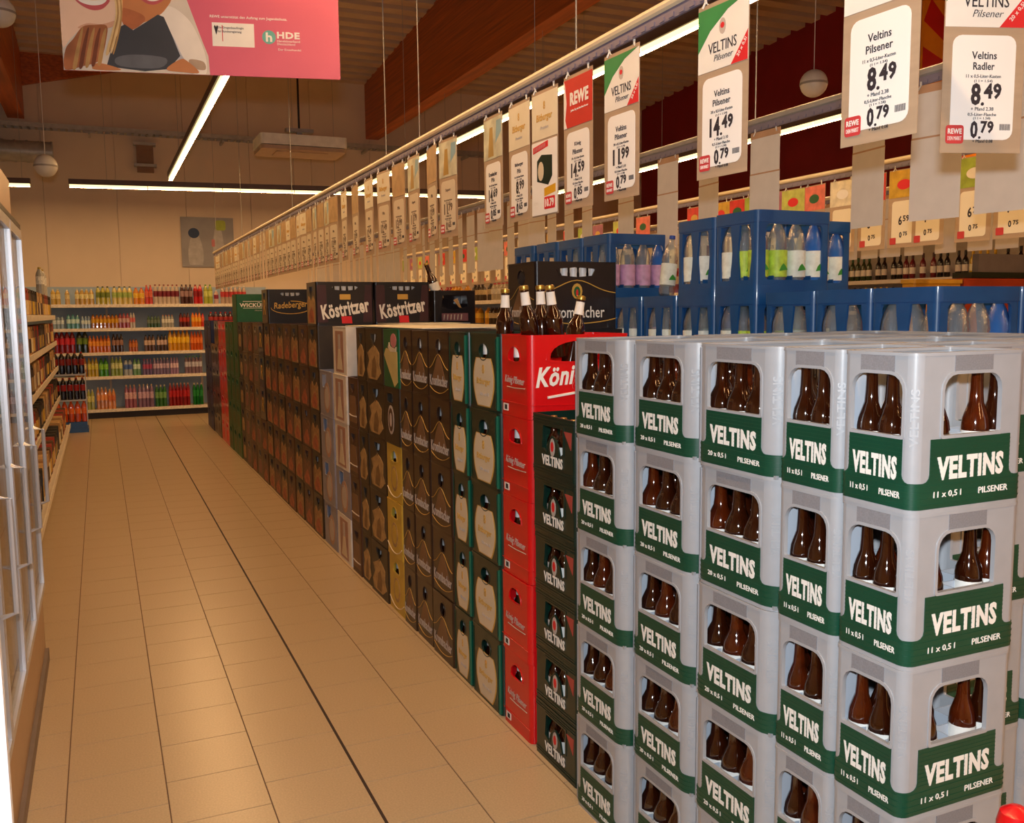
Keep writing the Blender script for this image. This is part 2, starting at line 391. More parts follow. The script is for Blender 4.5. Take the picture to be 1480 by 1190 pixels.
SILV = [  # proto, x0, near y, width, levels, phrase, bottles per row, bottle girth
    (P11, 1.314, 1.186, .180, 5, 'front corner stack', 3, .76),
    (P11, 1.314, 1.367, .180, 5, 'stack beside the front corner', 3, .76),
    (P20, 1.314, 1.551, .300, 5, 'third silver stack from corner', 4, 1),
    (P20, 1.316, 1.853, .300, 5, 'fourth silver stack from corner', 4, 1),
    (P20, 1.296, 2.155, .305, 5, 'silver stack beside green crates', 4, 1)]
FARB = MB()
RN = ['leftmost', 'second from left', 'third from left', 'rightmost']
for pr, x0, y0, wd, n, ph, nb, gs in SILV:
    for l in range(n):
        jit = random.uniform(-.003, .003)
        pr.put((x0+jit, y0+wd/2, l*H5), 0, f'silver and green crate, {fromtop(l, n)}, {ph}', 'crate', 'silver and green beer crates')
        if l == 0 and nb == 3: continue
        pit = (wd-.024)/nb
        for row in range(4 if nb == 4 else 3):
            for k in range(nb):
                yy = y0+wd-.012-(k+.5)*pit; nm = RN[k] if k < nb-1 else 'rightmost'
                if row > 1 and k == nb-1: continue
                if row > 1:
                    FARB.lathe([(p[0]*gs, p[1]) for p in bprof], 10, mT(x0+.012+.034*gs+row*.07*gs, yy, l*H5+.013)); continue
                o = bottle(BOT2 if (k*7+l*3+nb+row) % 4 == 1 else BOT, (x0+.012+.034*gs+row*.07*gs, yy, l*H5+.013), f'brown bottle {nm}, {ordn(row+1)} row, {fromtop(l, n)} crate, {ph}', 'bottles inside the silver crates')
                o.scale = (gs, gs, 1)
        if ph == 'front corner stack':
            for k, xx in enumerate((.205, .255)):
                o = bottle(BOT2 if k == l % 2 else BOT, (x0+xx, y0+.045, l*H5+.013), f'brown bottle {"mid" if k == 0 else "right"} of the right-hand window, {fromtop(l, n)} crate, {ph}', 'bottles inside the silver crates'); o.scale = (gs, gs, 1)
tag(FARB.build('beer_bottles', amber), 'brown bottles standing deeper inside the silver crates', 'bottles', kind='stuff')
back = [(P11, 1.606, 1.375, .18), (P11, 1.896, 1.372, .18), (P11, 2.188, 1.378, .18)]
for i, y0 in enumerate((1.558, 1.86, 2.16)):
    back += [(P20, 1.72, y0, .3), (P20, 2.122, y0+.004, .3)]
for i, (pr, x0, y0, wd) in enumerate(back):
    for l in range(5):
        pr.put((x0, y0+wd/2, l*H5), 0, f'silver crate, {fromtop(l, 5)}, {ordn(1+i)} inner stack behind the aisle row', 'crate', 'silver and green beer crates')

# generic crates: real handle openings, printed plates, lettering
def lens(wd, hg, cy, n=8):
    """half-dome opening"""
    return [(-wd/2+wd*i/n, cy-hg*.25+hg*.2*math.cos(PI*(2*i/n-1))*-0+hg*(.0)) for i in range(0)] + \
        [(wd/2*math.cos(PI*i/n), cy+hg*math.sin(PI*i/n)**.8) for i in range(n+1)]+[(-wd/2*.8, cy-hg*.12), (0, cy-hg*.18), (wd/2*.8, cy-hg*.12)]
def crate(kind, matl, w, d, h, r=.012, holeW=None, holeS=None, plates=(), texts=(), lines=(), name='beer_crate', ribs=0, liner=None):
    root = empty(name); b = MB()
    wall_ring(b, w, d, r, 0, h-.001, .006, [holeW] if holeW else (), [holeS] if holeS else ())
    b.box(.006, d-.006, -w/2+.006, w/2-.006, .003, .009)
    rring(b, w, d, r, h-.007, h-.001, .001, .009); rring(b, w, d, r, 0, .006, .0005, .006)
    for k in range(ribs): rring(b, w, d, r, .012+k*.009, .016+k*.009, .002, .003); rring(b, w, d, r, h-.016-k*.009, h-.012-k*.009, .002, .003)
    for hole, mx in ((holeW, mW()), (holeS, mS(d/2, -w/2, 0))):
        if hole:
            cx = sum(p[0] for p in hole)/len(hole); cy = sum(p[1] for p in hole)/len(hole)
            big = [(cx+(p[0]-cx)*1.12, cy+(p[1]-cy)*1.14) for p in hole]
            b.prism(big, [hole], 0, .002, mx)
    b.build('body', matl, root)
    dv = MB(); dv.box(.05, .052, -w/2+.008, w/2-.008, .01, h*.6); dv.box(.008, d-.008, -.001, .001, .01, h*.6)
    dv.build('divider', liner or matl, root, False)
    for nm, out, mt, face, n in plates:
        MB().prism(out, None, 0, n, mW() if face == 'W' else mS(d/2, -w/2, 0)).build(nm, mt, root, False)
    for nm, s, u, v, tw, th, mt, face, bold, shear, rot in texts:
        MB().text(s, u, v, tw, th, mW() if face == 'W' else mS(d/2, -w/2, 0), bold, .0022, shear, 0, rot).build(nm, mt, root, False)
    for nm, pts, rr, mt, face in lines:
        mx = mW() if face == 'W' else mS(d/2, -w/2, 0)
        MB().tube([mx @ Vector((p[0], p[1], .0015)) for p in pts], rr, 5).build(nm, mt, root)
    return Proto(root)
bitg = M('dark_bottle_green_plastic', '0D2A22', .35, var=.15, coat=.2); cream = M('cream_print', 'D9CBB0', .55, var=.03)
kbrown = M('dark_brown_plastic', '2E1E16', .35, var=.2, coat=.2); kbrown2 = M('brown_print', '7C5A3C', .5, var=.15)
greyp = M('grey_print', 'BCB2AA', .5, var=.05); yellow = M('mustard_plastic', 'C8A63C', .45, var=.12)
browng = M('olive_brown_plastic', '2F2416', .45, var=.2); tan = M('tan_print', 'AC8A58', .5, var=.3, scale=25)
greyc = M('grey_crate_plastic', '8A8A98', .45); whitec = M('white_crate_plastic', 'DCD6CC', .5); dgreen = M('leaf_green_plastic', '0B5B33', .45, var=.1)
kblack = M('blackish_plastic', '15121A', .33, var=.15, coat=.25); plum = M('plum_print', '3A1520', .45, var=.2)
mgreen = M('mid_green_plastic', '1B5A2A', .45, var=.15); bluep = M('navy_plastic', '101C4A', .45); pinkp = M('pink_print', 'C97C80', .5); brownc = M('chestnut_plastic', '4A2E1C', .45, var=.2)
def barrel(wt, wm, wb_, v0, v1, n=10):
    f = lambda t: (wb_*(1-t)**2+2*(2*wm-(wb_+wt)/2)*t*(1-t)+wt*t*t)/2
    return [(f(i/n), v0+(v1-v0)*i/n) for i in range(n+1)]+[(-f(i/n), v0+(v1-v0)*i/n) for i in range(n, -1, -1)]
def cut(poly, cy, ru, rv):   # notch a label where the round handle opening sits
    top = max(p[1] for p in poly)
    res = []
    for p in poly: res.append(p)
    return res
def bell(w, v0, v1, n=14):
    return [(-w/2+w*i/n, v0+(v1-v0)*math.exp(-((i/n-.5)*3.4)**2)) for i in range(n+1)]
def smile(w, v0, dv, n=10):
    return [(-w/2+w*i/n, v0-dv*(1-(2*i/n-1)**2)) for i in range(n+1)]
def bitc(w):
    s = w/.3; lab = [p for p in barrel(.135*s, .188*s, .115*s, .015, .196)]
    return crate('bit', bitg, w, .398, H5, .02, ell(.042*s, .031, 0, .222), None,
        [('label_border', [(p[0]*1.09, p[1]+(.002 if p[1] > .1 else -.004)) for p in lab], goldp, 'W', .0012), ('label', lab, cream, 'W', .0018)],
        [('lettering', 'Bitburger', 0, .105, .135*s, .032, goldp, 'W', .02, .1, .0), ('small_print', 'Bitte ein Bit', .01*s, .06, .09*s, .013, greyp, 'W', 0, .3, 0), ('emblem', '8', 0, .155, .022*s, .035, goldp, 'W', .03, 0, 0)],
        [('corner_highlight', [(w*.475, .008), (w*.475, H5-.012)], .007, M('teal_highlight', '14614E', .3, coat=.4), 'W'), ('edge_line', [(w*.40, .012), (w*.40, H5-.02)], .0014, vgreen, 'W'), ('edge_line', [(-w*.42, .012), (-w*.42, H5-.02)], .0014, vgreen, 'W')])  # brighter teal strip is the flash highlight on the rounded corner, put into colour
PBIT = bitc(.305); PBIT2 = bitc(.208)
def kromc(w, big):
    s = w/.3
    tx = [('lettering', 'Krombacher', 0, .078, .25*s, .046, greyp, 'W', .005, 0, 0)]
    pl = [('emblem', barrel(.03*s, .13*s, .22*s, .055, .185), kbrown2, 'W', .0011)]
    ln = [('gold_line', bell(w*.9, .125, .192), .0013, goldp, 'W'), ('gold_line', smile(w*.86, .05, .026), .0013, goldp, 'W')]
    hs = None
    if big:
        hs = [(-.085, .262), (-.09, .258), (-.075, .232), (0, .226), (.075, .232), (.09, .258), (.085, .262), (0, .268)]
        tx += [('lettering', 'Krombacher', 0, .075, .27, .05, paper, 'S', .008, 0, 0)]
        pl += [('emblem', ell(.026, .034, 0, .165, 12), goldp, 'S', .001), ('emblem_centre', ell(.016, .024, 0, .162, 12), dgreen, 'S', .0016), ('emblem_stripe', ell(.006, .016, 0, .158, 8), redp, 'S', .002)]
        ln += [('gold_line', bell(.38, .155, .212), .0025, goldp, 'S'), ('gold_line', smile(.38, .045, .02), .0025, goldp, 'S')]
    return crate('krom', kbrown if not big else kblack, w, .398, H5, .014, ell(.034*s, .033, 0, .225), hs, pl, tx, ln)
PK1 = kromc(.27, False); PK2 = kromc(.238, False); PKB = kromc(.298, True)
dome = lens(.1, .045, .205)
domeS = lens(.24, .062, .208, 12)
PRED = crate('red', red, .25, .398, H5, .022, dome, domeS,
    [('barcode_sticker', rrect(.042, .026, .001, -.075, .03, 1), paper, 'W', .0012), ('barcode', rrect(.022, .017, .0, -.073, .03, 1), dark, 'W', .0016)],
    [('lettering', 'König Pilsener', .005, .128, .165, .034, greyp, 'W', .0, .35, -.03), ('lettering', 'König', -.082, .14, .19, .09, paper, 'S', .03, .35, .06)],
    [('swash', [(-.06, .105), (.0, .103), (.09, .106)], .0016, greyp, 'W'), ('crease', [(-.115, .052), (.115, .05)], .0012, red, 'W'), ('swash', [(-.13, .075), (-.02, .088), (.12, .1)], .005, paper, 'S'), ('crease', [(-.19, .05), (0, .046), (.19, .06)], .0012, red, 'S')], liner=silver_in)
trap = [(-.065, .165), (-.075, .09), (-.04, .075), (-.03, .11), (.0, .135), (.035, .11), (.05, .07), (.075, .085), (.075, .165)]
PGRN = crate('grn', bitg, .305, .398, .2005, .012, trap, None,
    [('emblem', ell(.017, .03, 0, .098, 12), greyp, 'W', .0014), ('emblem_shield', ell(.011, .017, 0, .1, 10), redp, 'W', .002), ('corner_flash', [(.082, .16), (.135, .16), (.13, .105)], M('dull_red_print', 'A8453C', .5), 'W', .0014)],
    [('lettering', 'VELTINS', 0, .052, .15, .034, paper, 'W', .03, 0, 0)], [], ribs=2, liner=vgreen)
PYEL = crate('yel', yellow, .262, .398, H5, .012, lens(.1, .05, .21), None,
    [('label', ell(.055, .065, 0, .115, 16), tan, 'W', .0012), ('label_ring', ell(.038, .05, 0, .118, 16), yellow, 'W', .0018)], [],
    [('curve_line', smile(.24, .06, .04), .0025, cream, 'W')])
PBRE = crate('bre', browng, .262, .398, H5, .012, rrect(.09, .05, .01, -.02, .235), None,
    [('label', ell(.052, .075, -.01, .125, 16), greyp, 'W', .0012), ('label_ring', ell(.04, .06, -.01, .125, 16), brownc, 'W', .0018), ('label_heart', ell(.022, .036, -.01, .125, 12), greyp, 'W', .0022)], [], [])
PGRH = crate('gnome', dgreen, .262, .398, H5, .012, None, None,
    [('pointed_card', [(-.115, .16), (-.075, .195), (.115, .18), (.115, .03), (.06, .004)], M('straw_print', 'C8B878', .5), 'W', .0014), ('pink_hat', ell(.05, .036, .055, .235, 12), pinkp, 'W', .0014), ('cream_ruff', [(-.04, .2), (-.02, .225), (.0, .205), (.03, .2), (.07, .195), (.1, .205), (.1, .18), (.0, .178)], cream, 'W', .0022)], [], [])
def hopc(w):
    s = w/.3
    return crate('hop', browng, w, .398, H5, .012, [(p[0]*s, p[1]) for p in [(-.045, .262), (-.04, .235), (0, .195), (.04, .235), (.045, .262)]], None,
        [('label', [(-.1*s, .02), (-.12*s, .07), (-.08*s, .12), (-.11*s, .16), (-.04*s, .185), (0, .205), (.05*s, .19), (.1*s, .16), (.09*s, .1), (.12*s, .06), (.05*s, .02)], tan, 'W', .0014), ('label_leaf', [(-.05*s, .03), (-.02*s, .12), (.02*s, .15), (.05*s, .09), (.03*s, .03)], M('ochre_print', '7A5A32', .5, var=.3, scale=40), 'W', .002)], [], [])
PHOP = hopc(.335); PHOP2 = hopc(.2)
PBRN = crate('brn', brownc, .215, .398, H5, .012, [(-.04, .255), (-.035, .23), (0, .2), (.035, .23), (.04, .255)], None,
    [('label', barrel(.12, .15, .16, .03, .185), kbrown2, 'W', .0012)], [], [('pale_line', smile(.16, .07, .004), .004, greyp, 'W')])
PWHT = crate('wht', whitec, .34, .398, H5, .008, None, None,
    [('panel', rrect(.2, .25, .003, 0, .14, 1), M('buff_print', 'A88070', .5, var=.1), 'W', .0012), ('panel_label', barrel(.03, .08, .14, .03, .2), cream, 'W', .0018), ('panel_bottle', rrect(.05, .09, .004, 0, .2), greyp, 'W', .0022)], [], [])
PGRY = crate('gry', greyc, .37, .398, H5, .014, rrect(.1, .085, .008, -.04, .225), None,
    [('round_label', ell(.085, .1, .03, .12, 18), M('peach_print', 'B08A70', .5, var=.15), 'W', .0012), ('round_label_ring', ell(.06, .075, .03, .12, 16), greyp, 'W', .0018)], [], [])
hbar = [(-.075, .262), (-.09, .255), (-.07, .238), (0, .233), (.07, .238), (.09, .255), (.075, .262)]
def darkc(w, accent, big=None, body=kblack):
    pl = [('label', [(-.125, .012), (.125, .012), (.125, .165), (.07, .2), (0, .165), (-.07, .2), (-.125, .165)], accent, 'W', .0012), ('label_heart', [(-.07, .02), (.07, .02), (.09, .07), (.03, .13), (-.04, .1), (-.09, .06)], M('rust_print', 'A8583C', .5, var=.35, scale=25), 'W', .0018)]; tx = []; ln = []; hs = None
    if big == 'K':
        hs = hbar
        pl += [('crest', rrect(.075, .036, .004, 0, .19, 2), goldp, 'S', .0014), ('red_ribbon', [(-.03, .06), (.04, .06), (.045, .012), (-.025, .012)], redp, 'S', .0014)]
        tx += [('lettering', 'Köstritzer', 0, .112, .33, .1, paper, 'S', .035, .0, .16)]
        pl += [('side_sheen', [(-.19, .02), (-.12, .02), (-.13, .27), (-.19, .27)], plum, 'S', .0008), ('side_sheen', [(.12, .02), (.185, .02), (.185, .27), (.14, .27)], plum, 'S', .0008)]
    if big == 'R':
        hs = hbar
        tx += [('lettering', 'Radeberger', 0, .15, .29, .07, goldp, 'S', .01, .2, .06)]
        ln += [('gold_line', [(.17*math.cos(a*PI/12), .135+.055*math.sin(a*PI/12)) for a in range(-12, 7)], .003, goldp, 'S')]
        pl = []; tx += [('lettering', 'R', 0, .14, .13, .13, goldp, 'W', .01, .2, 0)]
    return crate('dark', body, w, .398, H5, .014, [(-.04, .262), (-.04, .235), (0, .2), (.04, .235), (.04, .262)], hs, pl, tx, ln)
PKO = darkc(.3, tan, 'K'); PRAD = darkc(.3, tan, 'R'); PDK = darkc(.3, M('mottled_tan_print', '9A7448', .5, var=.55, scale=28), None, browng); PDK2 = darkc(.33, M('mottled_brown_print', '6E4630', .5, var=.5, scale=30), None, brownc)
PWIC = crate('wic', dgreen, .33, .398, H5, .012, None, rrect(.15, .03, .012, .03, .245), [('pale_line', rrect(.3, .005, 0, .02, .215, 1), paper, 'S', .0012), ('pale_line', rrect(.3, .005, 0, .02, .145, 1), paper, 'S', .0012)],
    [('lettering', 'WICKÜLER', .0, .18, .33, .05, paper, 'S', .03, 0, 0), ('small_print', 'Pilsener', .03, .12, .08, .014, greyp, 'S', 0, .2, 0)], [])
def plainc(w, mt, acc): return crate('pl', mt, w, .398, H5, .012, ell(.05, .03, 0, .23), None, [('label', barrel(.1, .16, .12, .04, .17), acc, 'W', .0012)], [], [])
PRD2 = plainc(.38, red, redp); PGR2 = plainc(.34, mgreen, M('olive_print', '4A5A2A', .5)); PBL2 = plainc(.4, bluep, M('dull_blue_print', '2A3A78', .5)); PBK2 = plainc(.4, kblack, plum); PTN = plainc(.34, browng, tan); PPK = plainc(.34, M('faded_crate', '6A5A44', .5, var=.2), M('faded_pink_print', '8A5A50', .5))

def stack(protos, x0, y0, w, phrase, desc, hs=H5, foilb=True, n=None, z0=0, base=0):
    n = len(protos)
    for l, (pr, ds) in enumerate(zip(protos, desc if isinstance(desc, list) else [desc]*n)):
        if pr is None: continue
        jx = random.uniform(-.004, .004)
        pr.put((x0+jx, y0+w/2, z0+l*hs), 0, f'{ds}, {fromtop(l, n)}, {phrase}' if n > 1 else f'{ds}, {phrase}', 'crate', 'beer crates along the aisle')
        if foilb and y0 < 7.6:
            bottle(BOTF, (x0+.043, y0+w/2+min(w/2-.045, .024*y0/1.33), z0+l*hs+.013), f'foil-necked bottle behind the hole, {fromtop(l, n)} crate, {phrase}', 'bottles behind the handle holes', s=1.03)
XA = 1.33
stack([PGRN]*6, XA, 2.50, .31, 'stack between red and silver', 'small dark green crate with emblem', .2005, False)
for l in range(6):
    for k in range(3):
        bottle(BOT, (XA+.036, 2.58+k*.07, l*.2005+.008), f'brown bottle {RN[2-k] if k else "rightmost"} in the {fromtop(l, 6)} small green crate', 'bottles inside the small green crates', s=.72)
stack([PRED]*5, XA, 2.835, .26, 'red stack', 'bright red crate with domed handle hole')
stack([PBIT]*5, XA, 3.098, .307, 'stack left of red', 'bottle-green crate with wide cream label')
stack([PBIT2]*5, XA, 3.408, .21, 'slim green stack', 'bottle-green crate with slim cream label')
stack([PK1]*5, XA, 3.620, .273, 'widest dark brown stack', 'dark brown crate with gold curves')
stack([PK2]*5, XA, 3.895, .24, 'middle dark brown stack', 'dark brown crate with gold curves')
PK3 = kromc(.198, False)
stack([PK3]*5, XA, 4.137, .2, 'stack right of yellow', 'narrow dark brown crate with gold curves')
stack([PYEL, PYEL, PYEL, PBRE, PGRH], XA, 4.340, .265, 'yellow crate stack', ['mustard yellow crate']*3+['brown crate with pale oval', 'leaf green crate with straw-coloured card'])
stack([PHOP]*5, XA, 4.607, .338, 'wide leaf-print stack', 'olive-brown crate with tan leaf print')
stack([PHOP2]*5, XA, 4.948, .205, 'narrow leaf-print stack', 'olive-brown crate with tan leaf print')
stack([PBRN]*4+[None], XA, 5.156, .22, 'low stack beside white crates', 'chestnut crate with dark pointed hole')
stack([PWHT, PGRY, PWHT, PWHT, PWHT], XA, 5.40, .345, 'white stack', ['white crate with buff panel', 'grey crate with round peach label', 'white crate with buff panel', 'white crate with buff panel', 'white crate with buff panel'], foilb=False)
stack([PGRY]*4, XA, 5.77, .375, 'grey stack left of white crates', 'grey crate with round peach label')
FAR = [(PDK, 'olive-brown crate', .3), (PDK2, 'chestnut crate', .33), (PDK, 'olive-brown crate', .3), (PDK2, 'chestnut crate', .33), (PDK, 'olive-brown crate', .3)]
yy = 6.17
nm = ['below the first white-lettered dark crate', 'second left of grey crates', 'third left of grey crates', 'fourth left of grey crates', 'fifth left of grey crates']
for i, (p, ds, wd) in enumerate(FAR):
    stack(([PKO]+[p]*4)[::-1] if False else [p]*5, XA, yy, wd+.005, nm[i]+' stack', ds); yy += wd+.005
for p, ds, ph in ((PDK2, 'chestnut crate', 'second stack right of gold initials'), (PDK, 'olive-brown crate', 'first stack right of gold initials')):
    stack([p]*5, XA, yy, .32, ph, ds); yy += .32
PR5 = [PDK2, PDK2, PRAD, PRAD, PRAD]
stack(PR5, XA, yy, .305, 'stack with gold initials', ['chestnut crate']*2+['black crate with gold initial']*3); YRAD = yy; yy += .31
for i, (p, ds, wd, ph, n) in enumerate([(PPK, 'faded crate with pink print', .34, 'first faded stack', 5), (PDK2, 'chestnut crate', .34, 'chestnut stack between faded ones', 5), (PPK, 'faded crate with pink print', .34, 'second faded stack', 5),
        (PTN, 'olive crate with tan label', .34, 'tan-labelled stack', 5), (PGR2, 'mid green crate', .34, 'mid green stack under white script', 4), (PGR2, 'mid green crate', .34, 'second mid green stack', 5), (PGR2, 'mid green crate', .34, 'third mid green stack', 5), (PRD2, 'far red crate', .38, 'first far red stack', 5),
        (PRD2, 'far red crate', .38, 'second far red stack', 5), (PBK2, 'far black crate', .4, 'far black stack', 5), (PBK2, 'far black crate', .4, 'second far black stack', 4), (PBL2, 'navy crate', .4, 'first navy stack', 5), (PBL2, 'navy crate', .4, 'last navy stack at row end', 5)]):
    if n == 4 and p is PGR2: YW = yy
    stack([p]*n, XA, yy, wd+.005, ph, ds, foilb=False); yy += wd+.005
ROW_END = yy
# sixth-level crates and their supports
def single(pr, x, y, z, label, neck=0):
    o = pr.put((x, y, z), 0, label, 'crate', 'beer crates along the aisle')
    for k in range(neck):
        bottle(BOTF, (x+.4*(.5+(k-(neck-1)/2)*.115)+0, y-.113, z+.009), f'foil-necked bottle {ordn(k+1)} from left behind handle of {label.split(",")[0]}', 'bottles behind the handle holes')
    return o
def support(pr, x, y, ds):
    for l in range(5): pr.put((x, y, l*H5), 0, f'{ds}, {fromtop(l, 5)} of the hidden stack', 'crate', 'beer crates along the aisle')
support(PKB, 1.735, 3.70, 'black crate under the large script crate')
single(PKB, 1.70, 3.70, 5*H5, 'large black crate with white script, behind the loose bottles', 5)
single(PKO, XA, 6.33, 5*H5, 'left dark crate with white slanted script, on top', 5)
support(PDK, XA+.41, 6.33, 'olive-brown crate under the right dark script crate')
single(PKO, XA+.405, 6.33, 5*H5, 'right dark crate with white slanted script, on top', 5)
single(PRAD, XA, YRAD-.12, 5*H5, 'black crate with gold oval script, on top of its stack', 4)
single(PWIC, XA, YW+.17, 4*H5, 'leaf green crate with white script, lower of two')
single(PWIC, XA, YW+.17, 5*H5, 'leaf green crate with white script, upper of two', 0)
support(PDK, XA+.82, 6.33, 'olive-brown crate under the small black crate')
PFR = crate('fr', kblack, .3, .32, H5*.8, .012, None, [(-.09, .2), (-.1, .12), (.0, .095), (.1, .12), (.09, .2)], [('bird_emblem', [(-.01, .165), (.02, .18), (.035, .14), (.05, .11), (.03, .115), (.01, .14)], tan, 'S', .001), ('pink_band', rrect(.2, .055, .002, 0, .045, 1), M('dull_pink_print', '7A5058', .5), 'S', .0012)],
    [], [('pale_stroke', [(-.085+k*.026, .026), (-.08+k*.026, .064)], .004, greyp, 'S') for k in range(6)])
single(PFR, XA+.83, 6.33, 5*H5, 'small black crate with pink band, right of the script crates')
bottle(BOT, (XA+.9, 6.25, 5*H5+.16), 'leaning dark bottle sticking out of the small black crate', 'loose bottles on the crates', rot=(0, -.35, 0), s=1.1)
# loose white-necked bottles on the red stack
for i, (x, y, rx, ry, dz, ph) in enumerate([(1.382, 3.16, 0, .02, .02, 'leftmost, upright'), (1.42, 2.99, .0, -.14, .03, 'second from left, leaning'), (1.475, 3.02, -.03, -.03, .03, 'third from left'), (1.50, 2.95, .0, -.13, .03, 'fourth from left, leaning'), (1.545, 2.95, .0, .2, -.005, 'rightmost, leaning right')]):
    r_ = empty('beer_bottle', (x, y, 5*H5-.115+dz)); r_.rotation_euler = (rx, ry, 0)
    MB().lathe(bprof, 18).build('glass_body', amber, r_); MB().lathe([(.0162, .244), (.0172, .249), (.0162, .258), (.010, .2598)], 16).build('cap', gold, r_)
    MB().lathe([(.0178, .19), (.0172, .2), (.0156, .232), (.016, .236)], 16).build('neck_label', paper, r_)
    tag(r_, f'brown bottle with white neck label on the red crate, {ph}', 'bottle', 'loose bottles on the red crate')
# pale boards lying over the stacks
tag(MB().prism(rrect(.75, 1.5, .01), None, 0, .004, mT(1.78, 4.95, 5*H5+.001)).build('cardboard_sheet', M('off_white_card', 'D8D2C4', .6), smooth=False), 'off-white card sheet lying over the tan leaf-print stacks', 'card sheet')
tag(MB().prism(rrect(.5, .5, .01), None, 0, .006, mT(2.0, 5.95, 5*H5+.004)).build('cardboard_sheet', M('off_white_card'), smooth=False), 'smaller off-white card sheet in front of the white-script crates', 'card sheet')

# ------------------------------------------------------------------ blue water crates and their bottles
def blue_crate():
    w_, d_, h_ = .288, .398, .342; root = empty('water_crate'); b = MB()
    def opening(u0, u1, v0, v1, n=6):   # sides pinched at mid height
        L = []; R_ = []
        for i in range(n+1):
            t = i/n; q = .012*math.sin(PI*t)*0+.006*math.cos(2*PI*t)
            L.append((u0+q, v0+(v1-v0)*t)); R_.append((u1-q, v0+(v1-v0)*t))
        return L+R_[::-1]
    v0, v1 = .052, .285
    hW = [opening(-.105, -.025, v0, v1), opening(.025, .105, v0, v1)]
    hS = [rrect(.305, v1-v0, .02, 0, (v0+v1)/2)]
    wall_ring(b, w_, d_, .022, 0, h_, .009, hW, hS, hW, hS)
    b.box(.01, d_-.01, -w_/2+.01, w_/2-.01, .004, .01)
    rring(b, w_, d_, .022, h_-.05, h_, .003, .01); rring(b, w_, d_, .022, 0, .03, .002, .01)
    b.build('body', blue, root)
    dv = MB()
    for k in (1, 2, 3): dv.box(d_*k/4-.002, d_*k/4+.002, -w_/2+.01, w_/2-.01, .01, .07)
    for k in (1, 2): dv.box(.01, d_-.01, -w_/2+w_*k/3-.002, -w_/2+w_*k/3+.002, .01, .07)
    for s in (-1, 1): dv.box(.012, .03, s*.14-.004, s*.14+.004, .01, .29)
    dv.build('divider', blue, root, False)
    return Proto(root)
PBLU = blue_crate()
pprof = [(.03, 0), (.041, .008), (.042, .03), (.04, .045), (.042, .06), (.042, .16), (.0405, .175), (.0425, .19), (.04, .215), (.028, .255), (.0155, .278), (.0135, .30)]
petlab = {'green': M('lime_label', 'B4D84C', .5, var=.3, scale=25), 'white': M('white_green_label', 'E4F0EE', .5, var=.12, scale=40), 'pink': M('lilac_label', 'C8A0CC', .5, var=.2, scale=30)}
bluecap = M('blue_cap', '2A4CA8', .4)
PETM = {}
def pet(loc, lab, tint, label, rot=(0, 0, 0)):
    k = (lab, tint)
    if k not in PETM:
        r = empty('water_bottle')
        MB().lathe(pprof, 16).build('bottle_body', clearblue if tint else clear, r)
        MB().lathe([(.0430, .055), (.0430, .168)], 16).build('label', petlab[lab], r)
        MB().lathe([(.016, .298), (.0165, .3), (.016, .316), (.012, .317)], 14).build('cap', bluecap, r)
        if lab != 'pink':
            MB().prism([(-.022, .08), (-.012, .1), (.0, .112), (.012, .1), (.022, .085)], None, .0425, .0437, mS(0, 0, 0)).build('label_print', M('leaf_green_print', '3C9A3C', .5), r)
        PETM[k] = Proto(r)
    o = PETM[k].put(loc, 0, label, 'bottle', 'water bottles in the blue crates'); o.rotation_euler = rot
    return o
XB = 2.52
BL = [  # near y, x0, top z, phrase, label colour, bottles along the front shown, bottles along the side shown
    (2.202, XB, 1.611, 'nearest low blue stack', 'white', 4, 2), (2.492, XB, 1.611, 'second low blue stack', 'white', 0, 2), (2.782, XB, 1.609, 'third low blue stack', 'white', 0, 2),
    (3.125, XB, 1.955, 'tall blue stack with lime labels', 'green', 4, 2), (3.418, XB, 1.951, 'stack behind the lime-labelled crate', 'white', 0, 2),
    (3.72, XB, 1.611, 'low blue stack beside the lilac labels', 'white', 4, 2), (4.03, XB, 1.611, 'second low stack beside the lilac labels', 'white', 0, 2),
    (4.352, XB, 1.955, 'tall blue stack with lilac labels', 'pink', 4, 1), (4.66, XB, 1.953, 'stack behind the lilac labels', 'pink', 0, 1),
    (4.965, XB, 1.955, 'far tall blue stack', 'white', 3, 0), (5.3, XB, 1.955, 'farthest tall blue stack', 'white', 1, 0),
    (2.202, XB+.405, 1.611, 'low blue stack at the right edge', 'white', 4, 0), (3.42, XB+.405, 1.952, 'tall blue stack right of lime labels', 'green', 4, 0)]
for y0, x0, zt, ph, lab, nf, ns in BL:
    lv = 0; z = zt-.342
    tall = zt > 1.8
    nlev = 5 if tall else 4
    for l in range(nlev):
        zz = zt-.342*(l+1)
        if zz < .1: zz = zt-.342*(l+1)
        PBLU.put((x0, y0+.145, zz), 0, f'dark blue water crate, {"topmost" if l == 0 else ordn(l+1)+" from top"}, {ph}', 'crate', 'blue water crates')
        if l > (1 if tall else 0): continue
        lv_ = 'upper' if l == 0 else 'lower'
        for k in range(nf):
            lb = lab if k < 2 or lab == 'pink' else 'white'
            pet((x0+.05+k*.0995, y0+.052, zz+.01), lb, k == 3, f'{"blue-tinted" if k == 3 else "clear"} water bottle, {ordn(k+1)} from left, {lv_} crate, {ph}')
        for k in range(ns):
            pet((x0+.05, y0+.145+k*.09, zz+.01), 'green' if k == 0 and lab == 'green' else 'white', False, f'clear water bottle, {"middle" if k == 0 else "far"} row, aisle side, {lv_} crate, {ph}')
    # plinth under each stack
    base = zt-.342*nlev
    if base > .02:
        tag(MB().box(x0+.005, x0+.39, y0+.005, y0+.283, 0, base-.06).box(x0, x0+.395, y0, y0+.288, base-.06, base-.001).build('plinth', M('pallet_wood', '8A6A48', .7, var=.2), smooth=False), f'wooden plinth under the {ph}', 'plinth')
